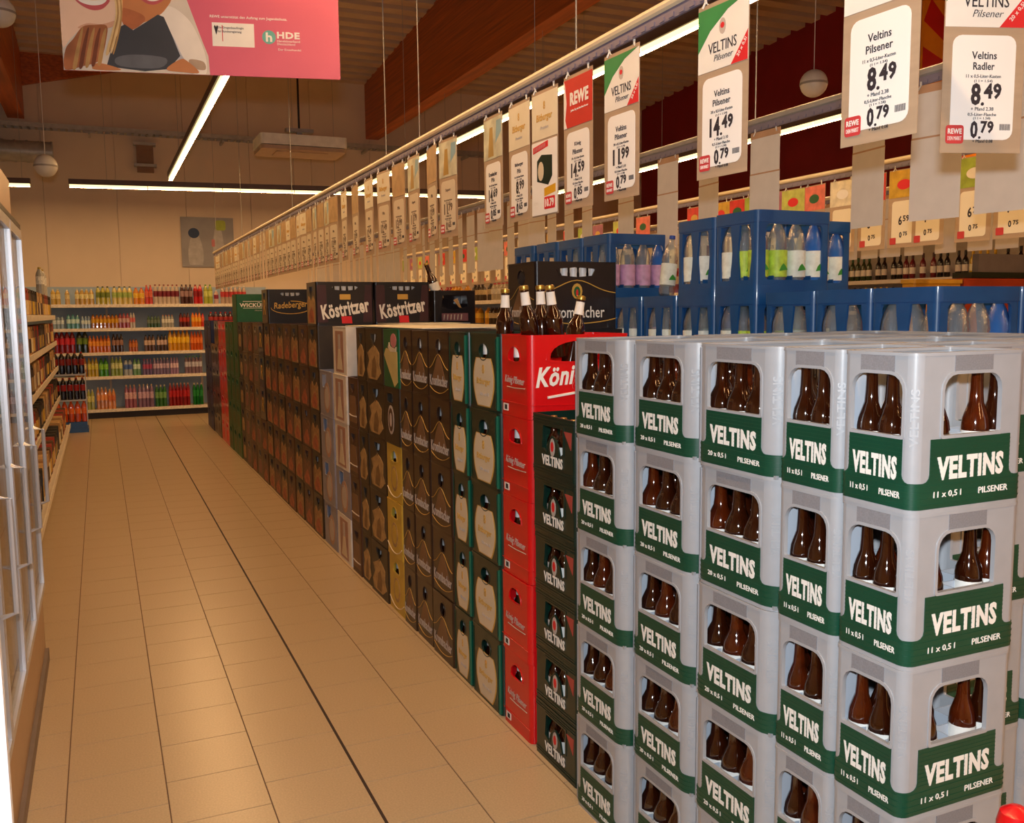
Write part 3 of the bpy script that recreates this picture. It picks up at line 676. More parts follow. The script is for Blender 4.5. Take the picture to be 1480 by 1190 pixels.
pet((XB+.22, 4.13, 1.611+.005), 'white', False, 'loose clear bottle with blue cap leaning before lilac labels', (.0, .12, 0))

# ------------------------------------------------------------------ sign rails and hanging price signs
clipm = M('white_clip', 'E8E4DC', .4)
def railobj(x, y0, y1, z, label, mt=rail_m, chains=()):
    r = empty('sign_rail', (x, (y0+y1)/2, z)); L = (y1-y0)/2
    MB().tube([(0, -L, 0), (0, L, 0)], .016, 10).build('tube', mt, r)
    b = MB().box(-.004, .004, -L, L, -.046, -.014)
    for k in range(int((y1-y0)/.05)): b.box(-.007, .007, -L+k*.05, -L+k*.05+.025, -.042, -.03)
    b.build('toothed_strip', M('strip_plastic', '7A7488', .5), r, False)
    for cy in chains: MB().tube([(0, cy-(y0+y1)/2, .01), (0, cy-(y0+y1)/2, roof_z(cy)-z+.04)], .0026, 5).build('hanging_chain', steel, r)
    return tag(r, label, 'rail')
RZ = 2.42
railobj(1.55, .6, 13.9, RZ, 'near cream tube rail carrying tan price signs above the crates', rail_m, (1.2, 2.9, 4.6, 5.2, 8, 11, 13.5))
railobj(2.88, .8, 14, RZ, 'grey tube rail carrying signs seen from behind', M('grey_rail_paint', 'A8A29A', .4), (2, 3.6, 6, 9, 12))
railobj(4.41, 1.2, 14, RZ, 'farther cream tube rail with coloured sign headers', rail_m, (3, 6, 9, 12))
railobj(1.9, .5, 2.0, RZ, 'short cream rail carrying the turned price sign', rail_m, (.8, 1.8))
SW, SH, HH = .198, .46, .165
HDR = {}
def clip_part(r):
    for s in (-1, 1):
        MB().tube([(0, s*.07, -.035), (0, s*.07, -.05), (.004, s*.062, -.062)], .004, 5).tube([(0, s*.07, -.05), (-.004, s*.078, -.066)], .003, 5).build('clip', clipm, r)
def sign(hdr, names, price, small, two=True, far=False):
    """price sign hanging from the origin, facing -X"""
    r = empty('price_sign'); z = -.06; f = lambda n=0: mW(-n, 0, 0)
    MB().prism([(-SW/2, z-SH), (SW/2, z-SH), (SW/2, z), (-SW/2, z)], None, -.0015, 0, mW()).build('backing_board', kraft, r, False)
    hw = SW*.98/2; z1 = z-.012; z0 = z1-HH
    hc = {'veltins': paper, 'rewe': M('red_header', 'C8281E', .5, var=.03), 'bit': M('cream_header', 'E4DCC4', .5, var=.04), 'photo': M('pale_header', 'C8C8B0', .5, var=.25, scale=14), 'kraft': M('tan_header', 'B89A70', .6, var=.15, scale=18)}[hdr]
    MB().prism([(-hw, z0), (hw, z0), (hw, z1), (-hw, z1)], None, 0, .0012, mW()).build('header', hc, r, False)
    if hdr == 'veltins':
        MB().prism([(-hw, z1), (hw*.95, z1), (hw*.2, z1-.02), (-hw*.5, z1-.06), (-hw, z1-.11)], None, .0012, .0018, mW()).build('green_corner', M('header_green', '2E8A4A', .5), r, False)
        MB().prism([(hw, z0), (hw, z0+.075), (hw*.35, z0)], None, .0012, .0018, mW()).build('red_corner', redp, r, False)
        MB().prism(ell(.013, .021, 0, z1-.058, 12), None, .0012, .0019, mW()).build('emblem', greyp, r, False)
        MB().prism(ell(.008, .008, 0, z1-.056, 8), None, .0019, .0023, mW()).build('emblem_stripe', redp, r, False)
        b = MB(); b.text('VELTINS', 0, z0+.058, .11, .028, mW(), .0, .0018); b.text('Pilsener', .005, z0+.03, .075, .016, mW(), -.01, .0018, .3); b.build('header_lettering', dark, r, False)
        b = MB(); b.text('20 x 0,5l', hw*.78, z0+.035, .05, .011, mW(), .01, .0022, 0, 0, .9); b.build('corner_lettering', paper, r, False)
    elif hdr == 'rewe':
        b = MB(); b.text('REWE', .01, z0+.095, .125, .045, mW(), .04, .0018); b.text('Jeden Tag ein bisschen besser', .012, z0+.055, .12, .009, mW(), 0, .0018); b.build('header_lettering', paper, r, False)
        MB().prism([(-hw, z0), (-hw, z1), (-hw*.9, z1-.02), (-hw*.8, z1-.08), (-hw*.9, z0+.03), (-hw*.78, z0)], None, .0012, .0018, mW()).build('white_edge', paper, r, False)
    elif hdr == 'bit':
        b = MB(); b.text('Bitburger', 0, z0+.075, .12, .034, mW(), .02, .0018, .1); b.text('8', 0, z0+.12, .014, .03, mW(), .02, .0018); b.build('header_lettering', goldp, r, False)
        b = MB(); b.text('Premium', 0, z0+.04, .06, .012, mW(), 0, .0018, .3); b.build('header_print', greyp, r, False)
    elif hdr == 'photo':
        MB().prism([(-.05, z0+.01), (-.03, z0+.13), (.0, z0+.13), (.01, z0+.01)], None, .0012, .0016, mW()).build('header_picture', M('beer_glass_print', 'B0904A', .5), r, False)
        MB().prism([(.03, z0+.06), (.09, z0+.1), (.09, z0+.15), (.04, z0+.15)], None, .0012, .0016, mW()).build('header_patch', M('sky_print', '8AB0C0', .5), r, False)
    cz = z-SH+.03; ch = z0-.018-cz; cw = SW*.78
    MB().prism(rrect(cw, ch, .022, 0, cz+ch/2, 4), None, 0, .0012, mW()).build('price_card', M('shaded_price_card', 'D8CCB4', .6, var=.03) if far else cardwhite, r, False)  # far cards tinted cream, their shaded look put into the colour
    b = MB(); top = cz+ch
    for i, s in enumerate(names): b.text(s, 0, top-.045-i*.024, .012*len(s)*.72, .017, mW(), .01, .0016)
    e11 = price[0] == '8' and not far
    b.text('11 x 0,5-Liter-Kasten' if e11 else '20 x 0,5-Liter-Kasten', 0, top-.092, .085, .0085, mW(), 0, .0016); b.text('(1 l = 1.54)', 0, top-.103, .045, .007, mW(), 0, .0016)
    e, c = price; we = .021*len(e)
    b.text(e, -.017-(.0 if len(e) == 1 else .009), top-.132, .024 if len(e) == 1 else .04, .05, mW(), .035, .0016); b.text('.', .0, top-.154, .008, .008, mW(), .03, .0016); b.text(c, .024, top-.125, .043, .036, mW(), .035, .0016)
    b.text('+ Pfand 2.38' if e11 else '+ Pfand 3.10', 0, top-.165, .055, .008, mW(), 0, .0016)
    if two:
        b.text('0,5-Liter-Flasche', 0, top-.178, .07, .008, mW(), 0, .0016); b.text('(1 l = 1.58)', 0, top-.187, .042, .0065, mW(), 0, .0016)
        b.text(small[0], -.018, top-.212, .018, .04, mW(), .035, .0016); b.text('.', -.004, top-.23, .006, .006, mW(), .03, .0016); b.text(small[1], .014, top-.206, .032, .028, mW(), .035, .0016)
        b.text('+ Pfand 0.08', .004, top-.238, .05, .007, mW(), 0, .0016)
    b.build('lettering', M('shaded_print_far', '6A5848', .6) if far else dark, r, False)  # far print paled to carry the same low contrast of shade
    bc = MB()
    for k in range(9): bc.box(.045+k*.003, .045+k*.003+.0016, cz+.022, cz+.036, .001, .0017, mW())
    bc.build('barcode', dark, r, False)
    MB().prism(rrect(.044, .042, .006, -cw/2+.012, cz+.012, 2)+[], None, .0012, .002, mW()).build('red_tag', M('tag_red', 'C83C40', .5), r, False)
    b = MB(); b.text('REWE', -cw/2+.012, cz+.019, .034, .012, mW(), .03, .0021); b.text('DEIN MARKT', -cw/2+.012, cz+.003, .034, .009, mW(), .0, .0021); b.build('tag_lettering', paper, r, False)
    clip_part(r)
    return Proto(r)
def yx(px, X): # rail position from image column (horizontal plane through the camera axis is close enough for hanging signs)
    th = YAW+math.atan((px-740)/1327.9); return X/math.tan(th)
NEAR = [('veltins', ['Veltins', 'Radler'], ('8', '49'), ('0', '79'), 1404, 1.25, 'nearest price sign reading 8.49, turned towards the room'),
        ('veltins', ['Veltins', 'Pilsener'], ('8', '49'), ('0', '79'), 1258, .08, 'second nearest price sign, reading 8.49, tan board'),
        ('veltins', ['Veltins', 'Pilsener'], ('14', '49'), ('0', '79'), 1039, .08, 'price sign reading 14.49 with green and white header'),
        ('veltins', ['Veltins', 'Pilsener'], ('11', '99'), ('0', '79'), 898, .05, 'green-headed price sign right beside the red-headed one, reading 11.99'),
        ('rewe', ['König', 'Pilsener'], ('14', '59'), ('0', '85'), 837, .03, 'price sign reading 14.59 with red header'),
        ('bit', ['Bitburger', 'Pils'], ('10', '79'), ('0', '65'), 790, .05, 'offer sign with cream header and red offer flash'),
        ('bit', ['Bitburger', 'Pils'], ('8', '99'), ('0', '65'), 754, .0, 'price sign with cream header, left of the offer sign'),
        ('photo', ['Krombacher', 'Pils'], ('14', '69'), ('0', '85'), 717, .0, 'price sign with pale picture header, reading 14.69')]
SIGNP = []
for i, (h, nms, p, sm, px, rz, lb) in enumerate(NEAR):
    pr = sign(h, nms, p, sm)
    if i == 5:   # the offer card with crate picture
        r = pr.r; z = -.06-SH
        MB().prism(rrect(SW*.98, .27, .003, 0, z+.14, 1), None, .0018, .0026, mW()).build('offer_card', cardwhite, r, False)
        MB().prism([(-.085, z+.235), (.03, z+.25), (.03, z+.272), (-.085, z+.258)], None, .0026, .0034, mW()).build('offer_flash', redp, r, False)
        q = MB()
        for k in range(7): q.prism([(-.075+k*.013, z+.241+k*.0016), (-.067+k*.013, z+.242+k*.0016), (-.067+k*.013, z+.256+k*.0016), (-.075+k*.013, z+.255+k*.0016)], None, .0034, .004, mW())
        tag(q.build('offer_print', pinkp, r, False), kind='stuff')
        MB().prism([(-.055, z+.13), (.03, z+.11), (.06, z+.14), (.06, z+.215), (-.02, z+.225), (-.055, z+.205)], None, .0026, .0032, mW()).build('crate_picture', bitg, r, False)
        MB().prism(ell(.022, .035, -.025, z+.165), None, .0032, .0037, mW()).build('crate_picture_label', cream, r, False)
        MB().prism([(.0, z+.07), (.085, z+.08), (.085, z+.11), (.0, z+.1)], None, .0026, .0032, mW()).build('yellow_patch', M('offer_yellow', 'E0A818', .5), r, False)
        MB().prism(rrect(.08, .045, .004, .04, z+.045, 2), None, .0026, .0034, mW()).build('offer_price_tag', redp, r, False)
        MB().text('10.79', .04, z+.045, .065, .03, mW(), .03, .0038).build('offer_price', paper, r, False)
        KIDS[r.name] = list(r.children)
    xr = 1.9 if i == 0 else 1.55; o = pr.put((xr, yx(px, xr), RZ), rz, lb, 'price sign', 'price signs on the near rail'); SIGNP.append(pr)
cheap = [sign('kraft', ['Pils'], ('13', '99'), ('0', '75'), far=True), sign('bit', ['Pils'], ('12', '49'), ('0', '69'), far=True), sign('photo', ['Export'], ('11', '79'), ('0', '65'), far=True)]
pxs = [653, 630, 604, 582.5, 561, 540, 520.5, 504.5, 489]
ys = [yx(p, 1.55) for p in pxs]; y = ys[-1]
while y < 13.6: y += random.uniform(.2, .225); ys.append(y)
for i, y in enumerate(ys):
    cheap[[2, 0, 2, 0, 1, 1, 0, 1, 0][i % 9]].put((1.55, y, RZ), random.uniform(-.1, .1), f'tan price sign, {ordn(i+9)} from the near end of the near rail', 'price sign', 'price signs on the near rail')
# rail two: signs seen from the back
def backsign():
    r = empty('price_sign'); z = -.05
    MB().prism([(-.1, z-.05), (.1, z-.05), (.1, z), (-.1, z)], None, -.001, .001, mW()).build('hanger_strip', M('tan_film', 'B89070', .5), r, False)
    MB().prism([(-.098, z-.19), (.098, z-.19), (.098, z-.03), (-.098, z-.03)], None, 0, .001, mW(-.001)).build('header', M('white_back', 'D8D2CC', .7, var=.04), r, False)
    MB().prism([(-.1, z-.5), (.1, z-.5), (.1, z-.197), (-.1, z-.197)], None, 0, .001, mW(-.001)).build('sheet', M('white_back'), r, False)
    MB().box(-.1, .1, z-.197, z-.19, 0, .002, mW()).build('joint_strip', M('tan_film'), r, False)
    clip_part(r)
    return Proto(r)
PBK = backsign()
pb = [1437, 1342, 1247, 1101, 1022, 964, 905, 850]
ys = [yx(p, 2.88) for p in pb]; y = ys[-1]
while y < 13.7: y += random.uniform(.22, .3); ys.append(y)
for i, y in enumerate(ys):
    PBK.put((2.88, y, RZ), random.uniform(-.25, .2), f'white back of a hanging sign, {ordn(i+1)} from the near end of the grey rail', 'price sign', 'signs on the grey rail')
# rail three: coloured headers with price cards
hcols = ['C83028', '9AB040', 'D87060', 'C8A030', 'A0607A', 'E0D8C0', 'C82828', 'B8C060']
PC = []
for i, hc in enumerate(hcols):
    r = empty('price_sign'); z = -.06
    MB().prism([(-.11, z-.46), (.11, z-.46), (.11, z), (-.11, z)], None, -.0015, 0, mW()).build('backing_board', kraft, r, False)
    MB().prism([(-.108, z-.165), (.108, z-.165), (.108, z-.005), (-.108, z-.005)], None, 0, .0012, mW()).build('header', M('header_'+hc, hc, .5, var=.2, scale=20), r, False)
    MB().prism(ell(.05, .03, 0, z-.09), None, .0012, .002, mW()).build('header_badge', [goldp, paper, dgreen, redp][i % 4], r, False)
    MB().prism(rrect(.165, .25, .02, 0, z-.31), None, 0, .0012, mW()).build('price_card', M('cream_card', 'EDE4CC', .6, var=.02), r, False)
    b = MB(); pr_ = [('6', '79'), ('6', '79'), ('9', '49'), ('6', '59'), ('7', '99'), ('5', '49'), ('4', '99'), ('8', '79')][i]
    b.text(pr_[0], -.02, z-.3, .026, .055, mW(), .03, .0016); b.text(pr_[1], .022, z-.29, .045, .036, mW(), .03, .0016)
    b.text('0', -.015, z-.385, .018, .035, mW(), .03, .0016); b.text('75', .018, z-.38, .03, .024, mW(), .03, .0016); b.build('lettering', dark, r, False)
    MB().prism(rrect(.045, .04, .005, -.07, z-.42, 2), None, .0012, .002, mW()).build('red_tag', M('tag_red'), r, False)
    clip_part(r); PC.append(Proto(r))
p3 = [1455, 1398, 1334, 1299, 1254, 1212, 1172, 1142, 1112, 1088, 1063, 1040]
ys = [yx(p, 4.41) for p in p3]; y = ys[-1]
while y < 13.6: y += random.uniform(.3, .42); ys.append(y)
for i, y in enumerate(ys):
    PC[(i*5+4) % 8].put((4.41, y, RZ), random.uniform(-.08, .08), f'coloured price sign, {ordn(i+1)} from the near end of the third rail', 'price sign', 'signs on the third rail')

railobj(5.9, 3.0, 14, RZ+.08, 'farthest tube rail carrying pale sign backs', rail_m, (5, 9, 12))
y = 3.6; i = 0
while y < 13: 
    i += 1; PBK.put((5.9, y, RZ+.08), random.uniform(-.15, .15), f'pale sign back, {ordn(i)} from the near end of the farthest rail', 'price sign', 'signs on the farthest rail'); y += random.choice((.22, .23, .24, .3))
# ------------------------------------------------------------------ big pink poster over the aisle
PO = empty('hanging_poster', (.444, 3.976, 2.5), -.235); PW, PH = 1.063, .78
pink = M('pink_poster', 'D6647E', .55, var=.10, scale=1.5)
MB().box(-PW/2, PW/2, 0, .006, 0, PH).build('board', pink, PO, False)
fp = lambda pts: [(-PW/2+u*PW, v*PH) for u, v in pts]
def pp(nm, pts, mt, n): MB().prism(fp(pts), None, 0, n, mS(0, 0, 0)).build(nm, mt, PO, False)
def crom(p, k=4):   # closed smooth outline through the given points
    o = []; n = len(p)
    for i in range(n):
        a, b, c, d = (Vector(p[(i+q-1) % n]) for q in range(4))
        for t in [x/k for x in range(k)]: o.append(tuple(.5*((2*b)+(c-a)*t+(2*a-5*b+4*c-d)*t*t+(3*b-a-3*c+d)*t**3)))
    return [(min(max(u, .0), 1), min(max(v, .0), 1)) for u, v in o]
def pq(nm, px, mt, n, sm=True):
    q = [((x-262)/1190, (300+.035*(x-262)-y)/868) for x, y in px]
    pp(nm, crom(q) if sm else [(max(u, 0), max(v, 0)) for u, v in q], mt, n)
sk1 = M('pale_skin_print', 'E6C6AE', .6, var=.1, scale=4); sk2 = M('tan_skin_print', 'C2804F', .6, var=.2, scale=4); shade = M('skin_shade_print', 'A8633C', .6, var=.15)
blond = M('blond_print', 'DCC08A', .6, var=.25, scale=9); blond2 = M('dark_blond_print', 'B08A54', .6, var=.3, scale=9); aub = M('auburn_print', 'A0623C', .6, var=.3, scale=9); aub2 = M('dark_auburn_print', '6E3A22', .6, var=.3, scale=9)
pq('portrait_field', [(250, 310), (876, 330), (872, 240), (850, 180), (810, 60), (790, 0), (770, -200), (740, -545), (250, -545)], M('portrait_cream', 'D4CCC0', .6, var=.2, scale=3), .0006, False)
pq('white_sleeve', [(650, 50), (720, 30), (790, 80), (830, 150), (860, 240), (858, 318), (800, 315), (760, 270), (700, 160)], M('sleeve_print', 'E8E2DA', .6, var=.12, scale=5), .0009)
pq('sleeve_shade', [(680, 110), (720, 150), (760, 240), (800, 300), (770, 300), (720, 220)], M('sleeve_shade_print', 'B4B8C4', .6, var=.15), .0011)
pq('sleeve_shade', [(790, 255), (850, 265), (855, 300), (800, 290)], M('buff_shade_print', 'B09A84', .6, var=.2), .0011)
pq('tan_face', [(500, -100), (505, 60), (540, 115), (600, 100), (660, 75), (700, 40), (730, -20), (700, -120), (600, -160)], sk2, .0012)
pq('neck', [(510, 40), (520, 110), (555, 130), (610, 90), (590, 60)], shade, .0014)
pq('dark_shirt', [(470, 195), (500, 120), (525, 108), (558, 132), (610, 100), (665, 65), (690, 75), (720, 150), (752, 240), (700, 296), (600, 306), (440, 285)], M('charcoal_print', '3A3E46', .6, var=.2, scale=3), .0018, False)
pq('shirt_sheen', [(480, 250), (560, 235), (690, 250), (660, 292), (500, 285)], M('slate_print', '5C6068', .6, var=.15), .002)
pq('arm', [(690, 298), (750, 255), (780, 262), (830, 312), (760, 310)], sk2, .0022)
pq('arm', [(380, 295), (400, 272), (450, 280), (500, 300), (430, 302)], sk2, .0022)
pq('mouth', [(590, -10), (620, 18), (660, 22), (700, -5), (650, -8)], M('lip_print', 'C05A60', .5), .0022)
pq('teeth', [(612, -6), (632, 8), (660, 8), (685, -4)], paper, .0024)
pq('pale_face', [(255, -120), (258, 190), (300, 165), (360, 115), (420, 112), (480, 100), (505, 40), (510, -100), (400, -180)], sk1, .0026)
pq('jaw_shade', [(330, 125), (370, 105), (430, 108), (490, 92), (470, 120), (400, 128)], M('skin_mid_print', 'CFA084', .6), .0028)
pq('mouth', [(325, 0), (350, 30), (395, 50), (440, 42), (468, 5), (400, 14)], M('lip_print'), .003)
pq('teeth', [(335, 2), (355, 20), (395, 30), (435, 25), (455, 5), (400, 10)], paper, .0032)
pq('auburn_hair', [(268, 298), (275, 215), (310, 170), (350, 120), (400, 112), (450, 115), (445, 170), (425, 240), (400, 268), (340, 285)], aub, .0034)
for k in range(5): pq('hair_strand', [(300+k*26, 292-k*5), (322+k*26, 200-k*8), (345+k*24, 130), (352+k*24, 130), (335+k*26, 210-k*8), (316+k*26, 290-k*5)], aub2 if k % 2 else blond2, .0038)
pq('blond_hair', [(478, -150), (505, 30), (490, 110), (455, 180), (440, 235), (452, 232), (475, 185), (505, 120), (520, 20), (510, -150)], blond, .0042)
for k in range(4): pq('hair_strand', [(482+k*8, -60), (490+k*7, 60), (466+k*9, 150), (446+k*8, 215+k*4), (452+k*8, 214+k*4), (472+k*9, 152), (497+k*7, 60), (488+k*8, -60)], blond2 if k % 2 else blond, .0046)
pp('white_notice', [(.53, .145), (.683, .145), (.683, .262), (.53, .262)], paper, .0008)
pp('flag_bar', [(.566, .17), (.5685, .17), (.5685, .25), (.566, .25)], redp, .0014)
b = MB(); b.text('Die Drogenbeauftragte', .117*PW-.02, .237*PH, .1, .011, mS(), 0, .0012); b.text('der Bundesregierung', .112*PW-.02, .218*PH, .092, .011, mS(), 0, .0012)
b.build('notice_lettering', dark, PO, False)
pp('eagle_emblem', [(.545, .2), (.537, .24), (.541, .25), (.545, .24), (.549, .25), (.553, .24)], dark, .0014)
MB().prism(ell(.027, .027, .237*PW, .2*PH), None, 0, .0008, mS()).build('round_badge', M('mint_print', '6AAFA4', .5), PO, False)
b = MB(); b.text('h', .237*PW, .2*PH, .025, .036, mS(), .03, .0012); b.text('HDE', .309*PW, .212*PH, .09, .026, mS(), .04, .001); b.text('Handelsverband', .309*PW, .183*PH, .09, .009, mS(), 0, .001); b.text('Deutschland', .3*PW, .168*PH, .07, .009, mS(), 0, .001); b.text('Der Einzelhandel', .312*PW, .14*PH, .09, .008, mS(), -.005, .001)
b.text('REWE unterstützt den Auftrag zum Jugendschutz.', .165*PW, .29*PH, .3, .013, mS(), .015, .001, 0, 0, 0)
b.build('lettering', paper, PO, False)
for s in (-1, 1): MB().tube([(s*PW*.485, .003, PH), (s*PW*.485, .003, roof_z(3.8)-2.5+.05)], .0015, 5).build('hanging_wire', steel, PO)
tag(PO, 'large pink and red poster with laughing faces, hanging over the aisle', 'poster')

# ------------------------------------------------------------------ back wall: shelf unit with drinks
SHZ = [1.70, 1.345, .985, .625, .13]; SY = 15.08
su = empty('shelf_unit', (.65, SY, 0))
MB().box(-1.9, 1.9, .46, .49, 0, 1.98).build('back_panel', M('blue_grey_panel', 'A4BCD4', .5, var=.05), su, False)
MB().box(-1.9, 1.9, .02, .45, 0, .1).build('kick_board', M('dark_kick', '1E1A22', .6), su, False)
for z in SHZ:
    s_ = MB().box(-1.9, 1.9, 0, .45, -.03, 0).build('shelf', shelfm, su, False); s_.location = (0, 0, z)
    MB().box(-1.9, 1.9, -.008, 0, -.035, .012).build('price_strip', M('price_strip', 'E8E0D0', .5, var=.15, scale=40), s_, False)
for x in (-1.9, -.55, .8, 1.87): MB().box(x, x+.03, .42, .46, 0, 1.98).build('upright', shelfm, su, False)
tag(su, 'cream shelf unit with blue-grey back along the far wall', 'shelf')
sprof = [(.8, 0), (1, .02), (1, .3), (.95, .4), (1, .5), (1, .68), (.85, .8), (.5, .89), (.4, .93)]
SB = {}
def soda(col, r, h, labc, capc):
    k = (col, r, h, labc, capc)
    if k not in SB:
        b = MB(); b.lathe([(p[0]*r, p[1]*h) for p in sprof], 10, None, 0, [0, 0, 0, 2, 2, 0, 0, 0])
        b.lathe([(.4*r, .92*h), (.4*r, .995*h), (.2*r, h)], 8, None, 1)
        SB[k] = b.mesh('drink_bottle', [M('drink_'+col, col, .2, var=.1, coat=.5), M('cap_'+capc, capc, .4), M('lab_'+labc, labc, .5, var=.25, scale=60)])
    return SB[k]
ROWS = [
 [(85,150,2,100,'C8A84C','E0D090','E0E0D0','pale yellow'),(180,212,1,95,'C8A860','D8C890','E0E0D0','pale amber'),(248,378,4,100,'C0A050','E0D8A0','E0E0D0','straw-coloured'),(392,492,3,115,'B8B040','708030','304020','yellow-green'),(505,650,4,115,'D0C070','A0B860','304020','light yellow'),(655,735,2,110,'D88A28','F0C040','D04020','orange'),(738,795,2,125,'C84030','E07050','C02020','coral red'),(800,990,6,130,'C8B8A8','7A2030','7A1020','white and maroon'),(995,1090,3,130,'4A2A28','A08080','301010','dark brown'),(1095,1165,2,130,'C02028','8A1018','801010','deep red'),(1172,1240,2,130,'A8B040','C8D070','60A020','lime'),(1250,1285,1,90,'C8A8A0','8A2040','E0E0E0','pale pink'),(1300,1500,6,120,'B8A090','C04040','E0E0E0','pale mixed')],
 [(85,165,3,85,'90A8B8','D0E0E8','3060A0','ice-blue'),(180,270,3,90,'5A98A0','C0E0E0','3090A0','teal'),(280,345,3,80,'8AA4C0','D8E8F0','E0F0F0','light blue'),(350,540,7,90,'A86818','D0A020','40280C','amber'),(540,620,3,95,'A04850','D0B0B0','A02030','rose'),(620,660,2,100,'C0B8B0','D87070','E0E0E0','white'),(745,840,4,80,'3A5A40','708070','203020','dark green'),(850,940,4,85,'A0A098','D8D8D0','C87030','silvery'),(980,1060,3,95,'5A1A18','B03020','301010','dark red'),(1070,1145,3,95,'D87818','F0B030','E06010','bright orange'),(1145,1170,1,90,'C83020','E06040','A01010','red'),(1200,1500,8,100,'402028','A03030','C02020','dark mixed')],
 [(90,230,4,140,'8A1420','D03040','6A0810','cherry red'),(240,320,2,140,'1E2A18','6A8A30','101808','blackish green'),(320,475,6,110,'C86818','F0A040','E07818','orange'),(485,565,3,115,'3A2420','A07868','201010','dark brown'),(605,668,3,85,'A85828','C87838','6A3018','rust-coloured'),(715,795,3,110,'5A4038','C8B0A0','101014','black-capped'),(805,885,3,110,'4A3830','C8B0A8','101014','black-capped tan'),(890,1050,5,135,'C89018','E8C030','C87010','golden yellow'),(1055,1150,4,125,'C85818','E88030','B03010','orange-red')],
 [(215,300,3,125,'A87030','E0C8A0','C07030','clear amber'),(305,380,3,120,'B8A028','D8D060','C08020','yellow'),(385,450,2,115,'3A8A20','80C040','205A10','green'),(468,550,3,125,'8AA050','D0D8A0','E0E0D0','pale lime'),(560,620,2,110,'A0A8B0','4A6AB0','306030','white and blue'),(625,680,2,110,'6A9A70','C8E0D0','208A40','green and white'),(695,765,3,105,'6A5A88','B04A70','C02030','purple'),(770,890,5,110,'7A6A90','C8B0C8','D8C8A0','violet'),(895,960,3,110,'9A7AA0','D8C0D0','C08080','lavender'),(1005,1135,5,115,'806878','C0C0D0','20A050','mixed purple')],
 [(290,340,2,130,'9AA048','D0D080','E0E0C0','lime'),(355,435,3,140,'C88850','E8A060','E0C8A0','pale orange'),(435,490,2,130,'D89050','C87040','E0C8A0','peach'),(555,640,3,150,'9A5870','D8B0B8','D8B890','pink'),(650,765,4,150,'806080','C8A8C0','D8C8A0','violet'),(775,860,3,140,'2A6A28','78A860','E0D8C0','green'),(875,1035,6,150,'8A1018','B82028','D8A890','cherry'),(1055,1135,3,145,'107028','208A38','E0D8C0','emerald')]]
for si, row in enumerate(ROWS):
    cnt = 0
    for u0, u1, n, hp, col, lc, cc, ds in row:
        for k in range(n):
            cnt += 1
            u = u0+(k+.5)*(u1-u0)/n; X_ = -.6+(40/4.958*0+60+u/4.958-80)*.00976; r = min(.06, (u1-u0)/n*.00197*.52); h = hp*.0024
            o = bpy.data.objects.new('drink_bottle', soda(col, round(r, 3), round(h, 2), lc, cc)); C.objects.link(o); o.location = (X_, SY+.07+random.uniform(0, .03), SHZ[si])
            tag(o, f'{ds} drink bottle, {ordn(cnt)} from left, {"top" if si == 0 else ordn(si+1)} shelf of the far wall', 'bottle', 'bottles on the far shelf')
# picture above the shelf
pc = empty('wall_picture', (1.655, YF-.05, 2.3))
MB().box(-.4, .4, 0, .04, 0, .78).build('canvas', M('blue_grey_canvas', '9A9AA0', .6, var=.12, scale=3), pc, False)
MB().prism(barrel(.1, .22, .2, .03, .5), None, 0, .001, mS(-.19, 0, 0)).build('pale_bottle_print', M('pale_print', 'B4B4B8', .6, var=.15), pc, False)
MB().prism(ell(.085, .08, -.21, .53), None, 0, .0015, mS()).build('blue_cap_print', M('cap_blue_print', '2A4068', .6), pc, False)
MB().prism(barrel(.1, .17, .16, .03, .6), None, 0, .001, mS(.16, 0, 0)).build('pale_bottle_print', M('pale_print'), pc, False)
MB().prism(rrect(.16, .16, .04, .2, .66), None, 0, .0015, mS()).build('lime_cap_print', M('cap_lime_print', 'A8B84A', .6), pc, False)
MB().prism(rrect(.05, .12, .02, .08, .38), None, 0, .0015, mS()).build('pink_print', pinkp, pc, False)
tag(pc, 'square canvas picture of two capped bottles on the far wall', 'picture')

# ------------------------------------------------------------------ left side: shelf with cartons, end display, coolers
LZ = [1.535, 1.21, .885, .50, .13]
ls = empty('shelf_unit', (-.95, 9, 0))
MB().box(-.12, -.09, -4.3, 4.3, 0, 1.85).build('back_panel', M('blue_grey_panel'), ls, False)
for i, z in enumerate(LZ):
    f_ = .43 if i < 4 else .53
    s_ = MB().box(-.09, f_, -4.3, 4.25, -.03, 0).build('shelf', shelfm, ls, False); s_.location = (0, 0, z)
    MB().box(f_, f_+.008, -4.3, 4.25, -.035, .02).build('price_strip', M('price_strip'), s_, False)
MB().box(-.09, .5, -4.3, 4.25, 0, .09).build('kick_board', M('dark_kick'), ls, False)
tag(ls, 'cream shelf unit on the left packed with cartons and bottles', 'shelf')
ccol = [('5A3A20', 'D8B050', 'brown'), ('17120E', 'E0B828', 'black and yellow'), ('9A7448', 'F0E4C8', 'tan'), ('9A2C1C', 'E8D0A0', 'rusty red'), ('1E1612', 'A88A60', 'near-black'), ('C8A068', '3A2418', 'buff')]
CM = []
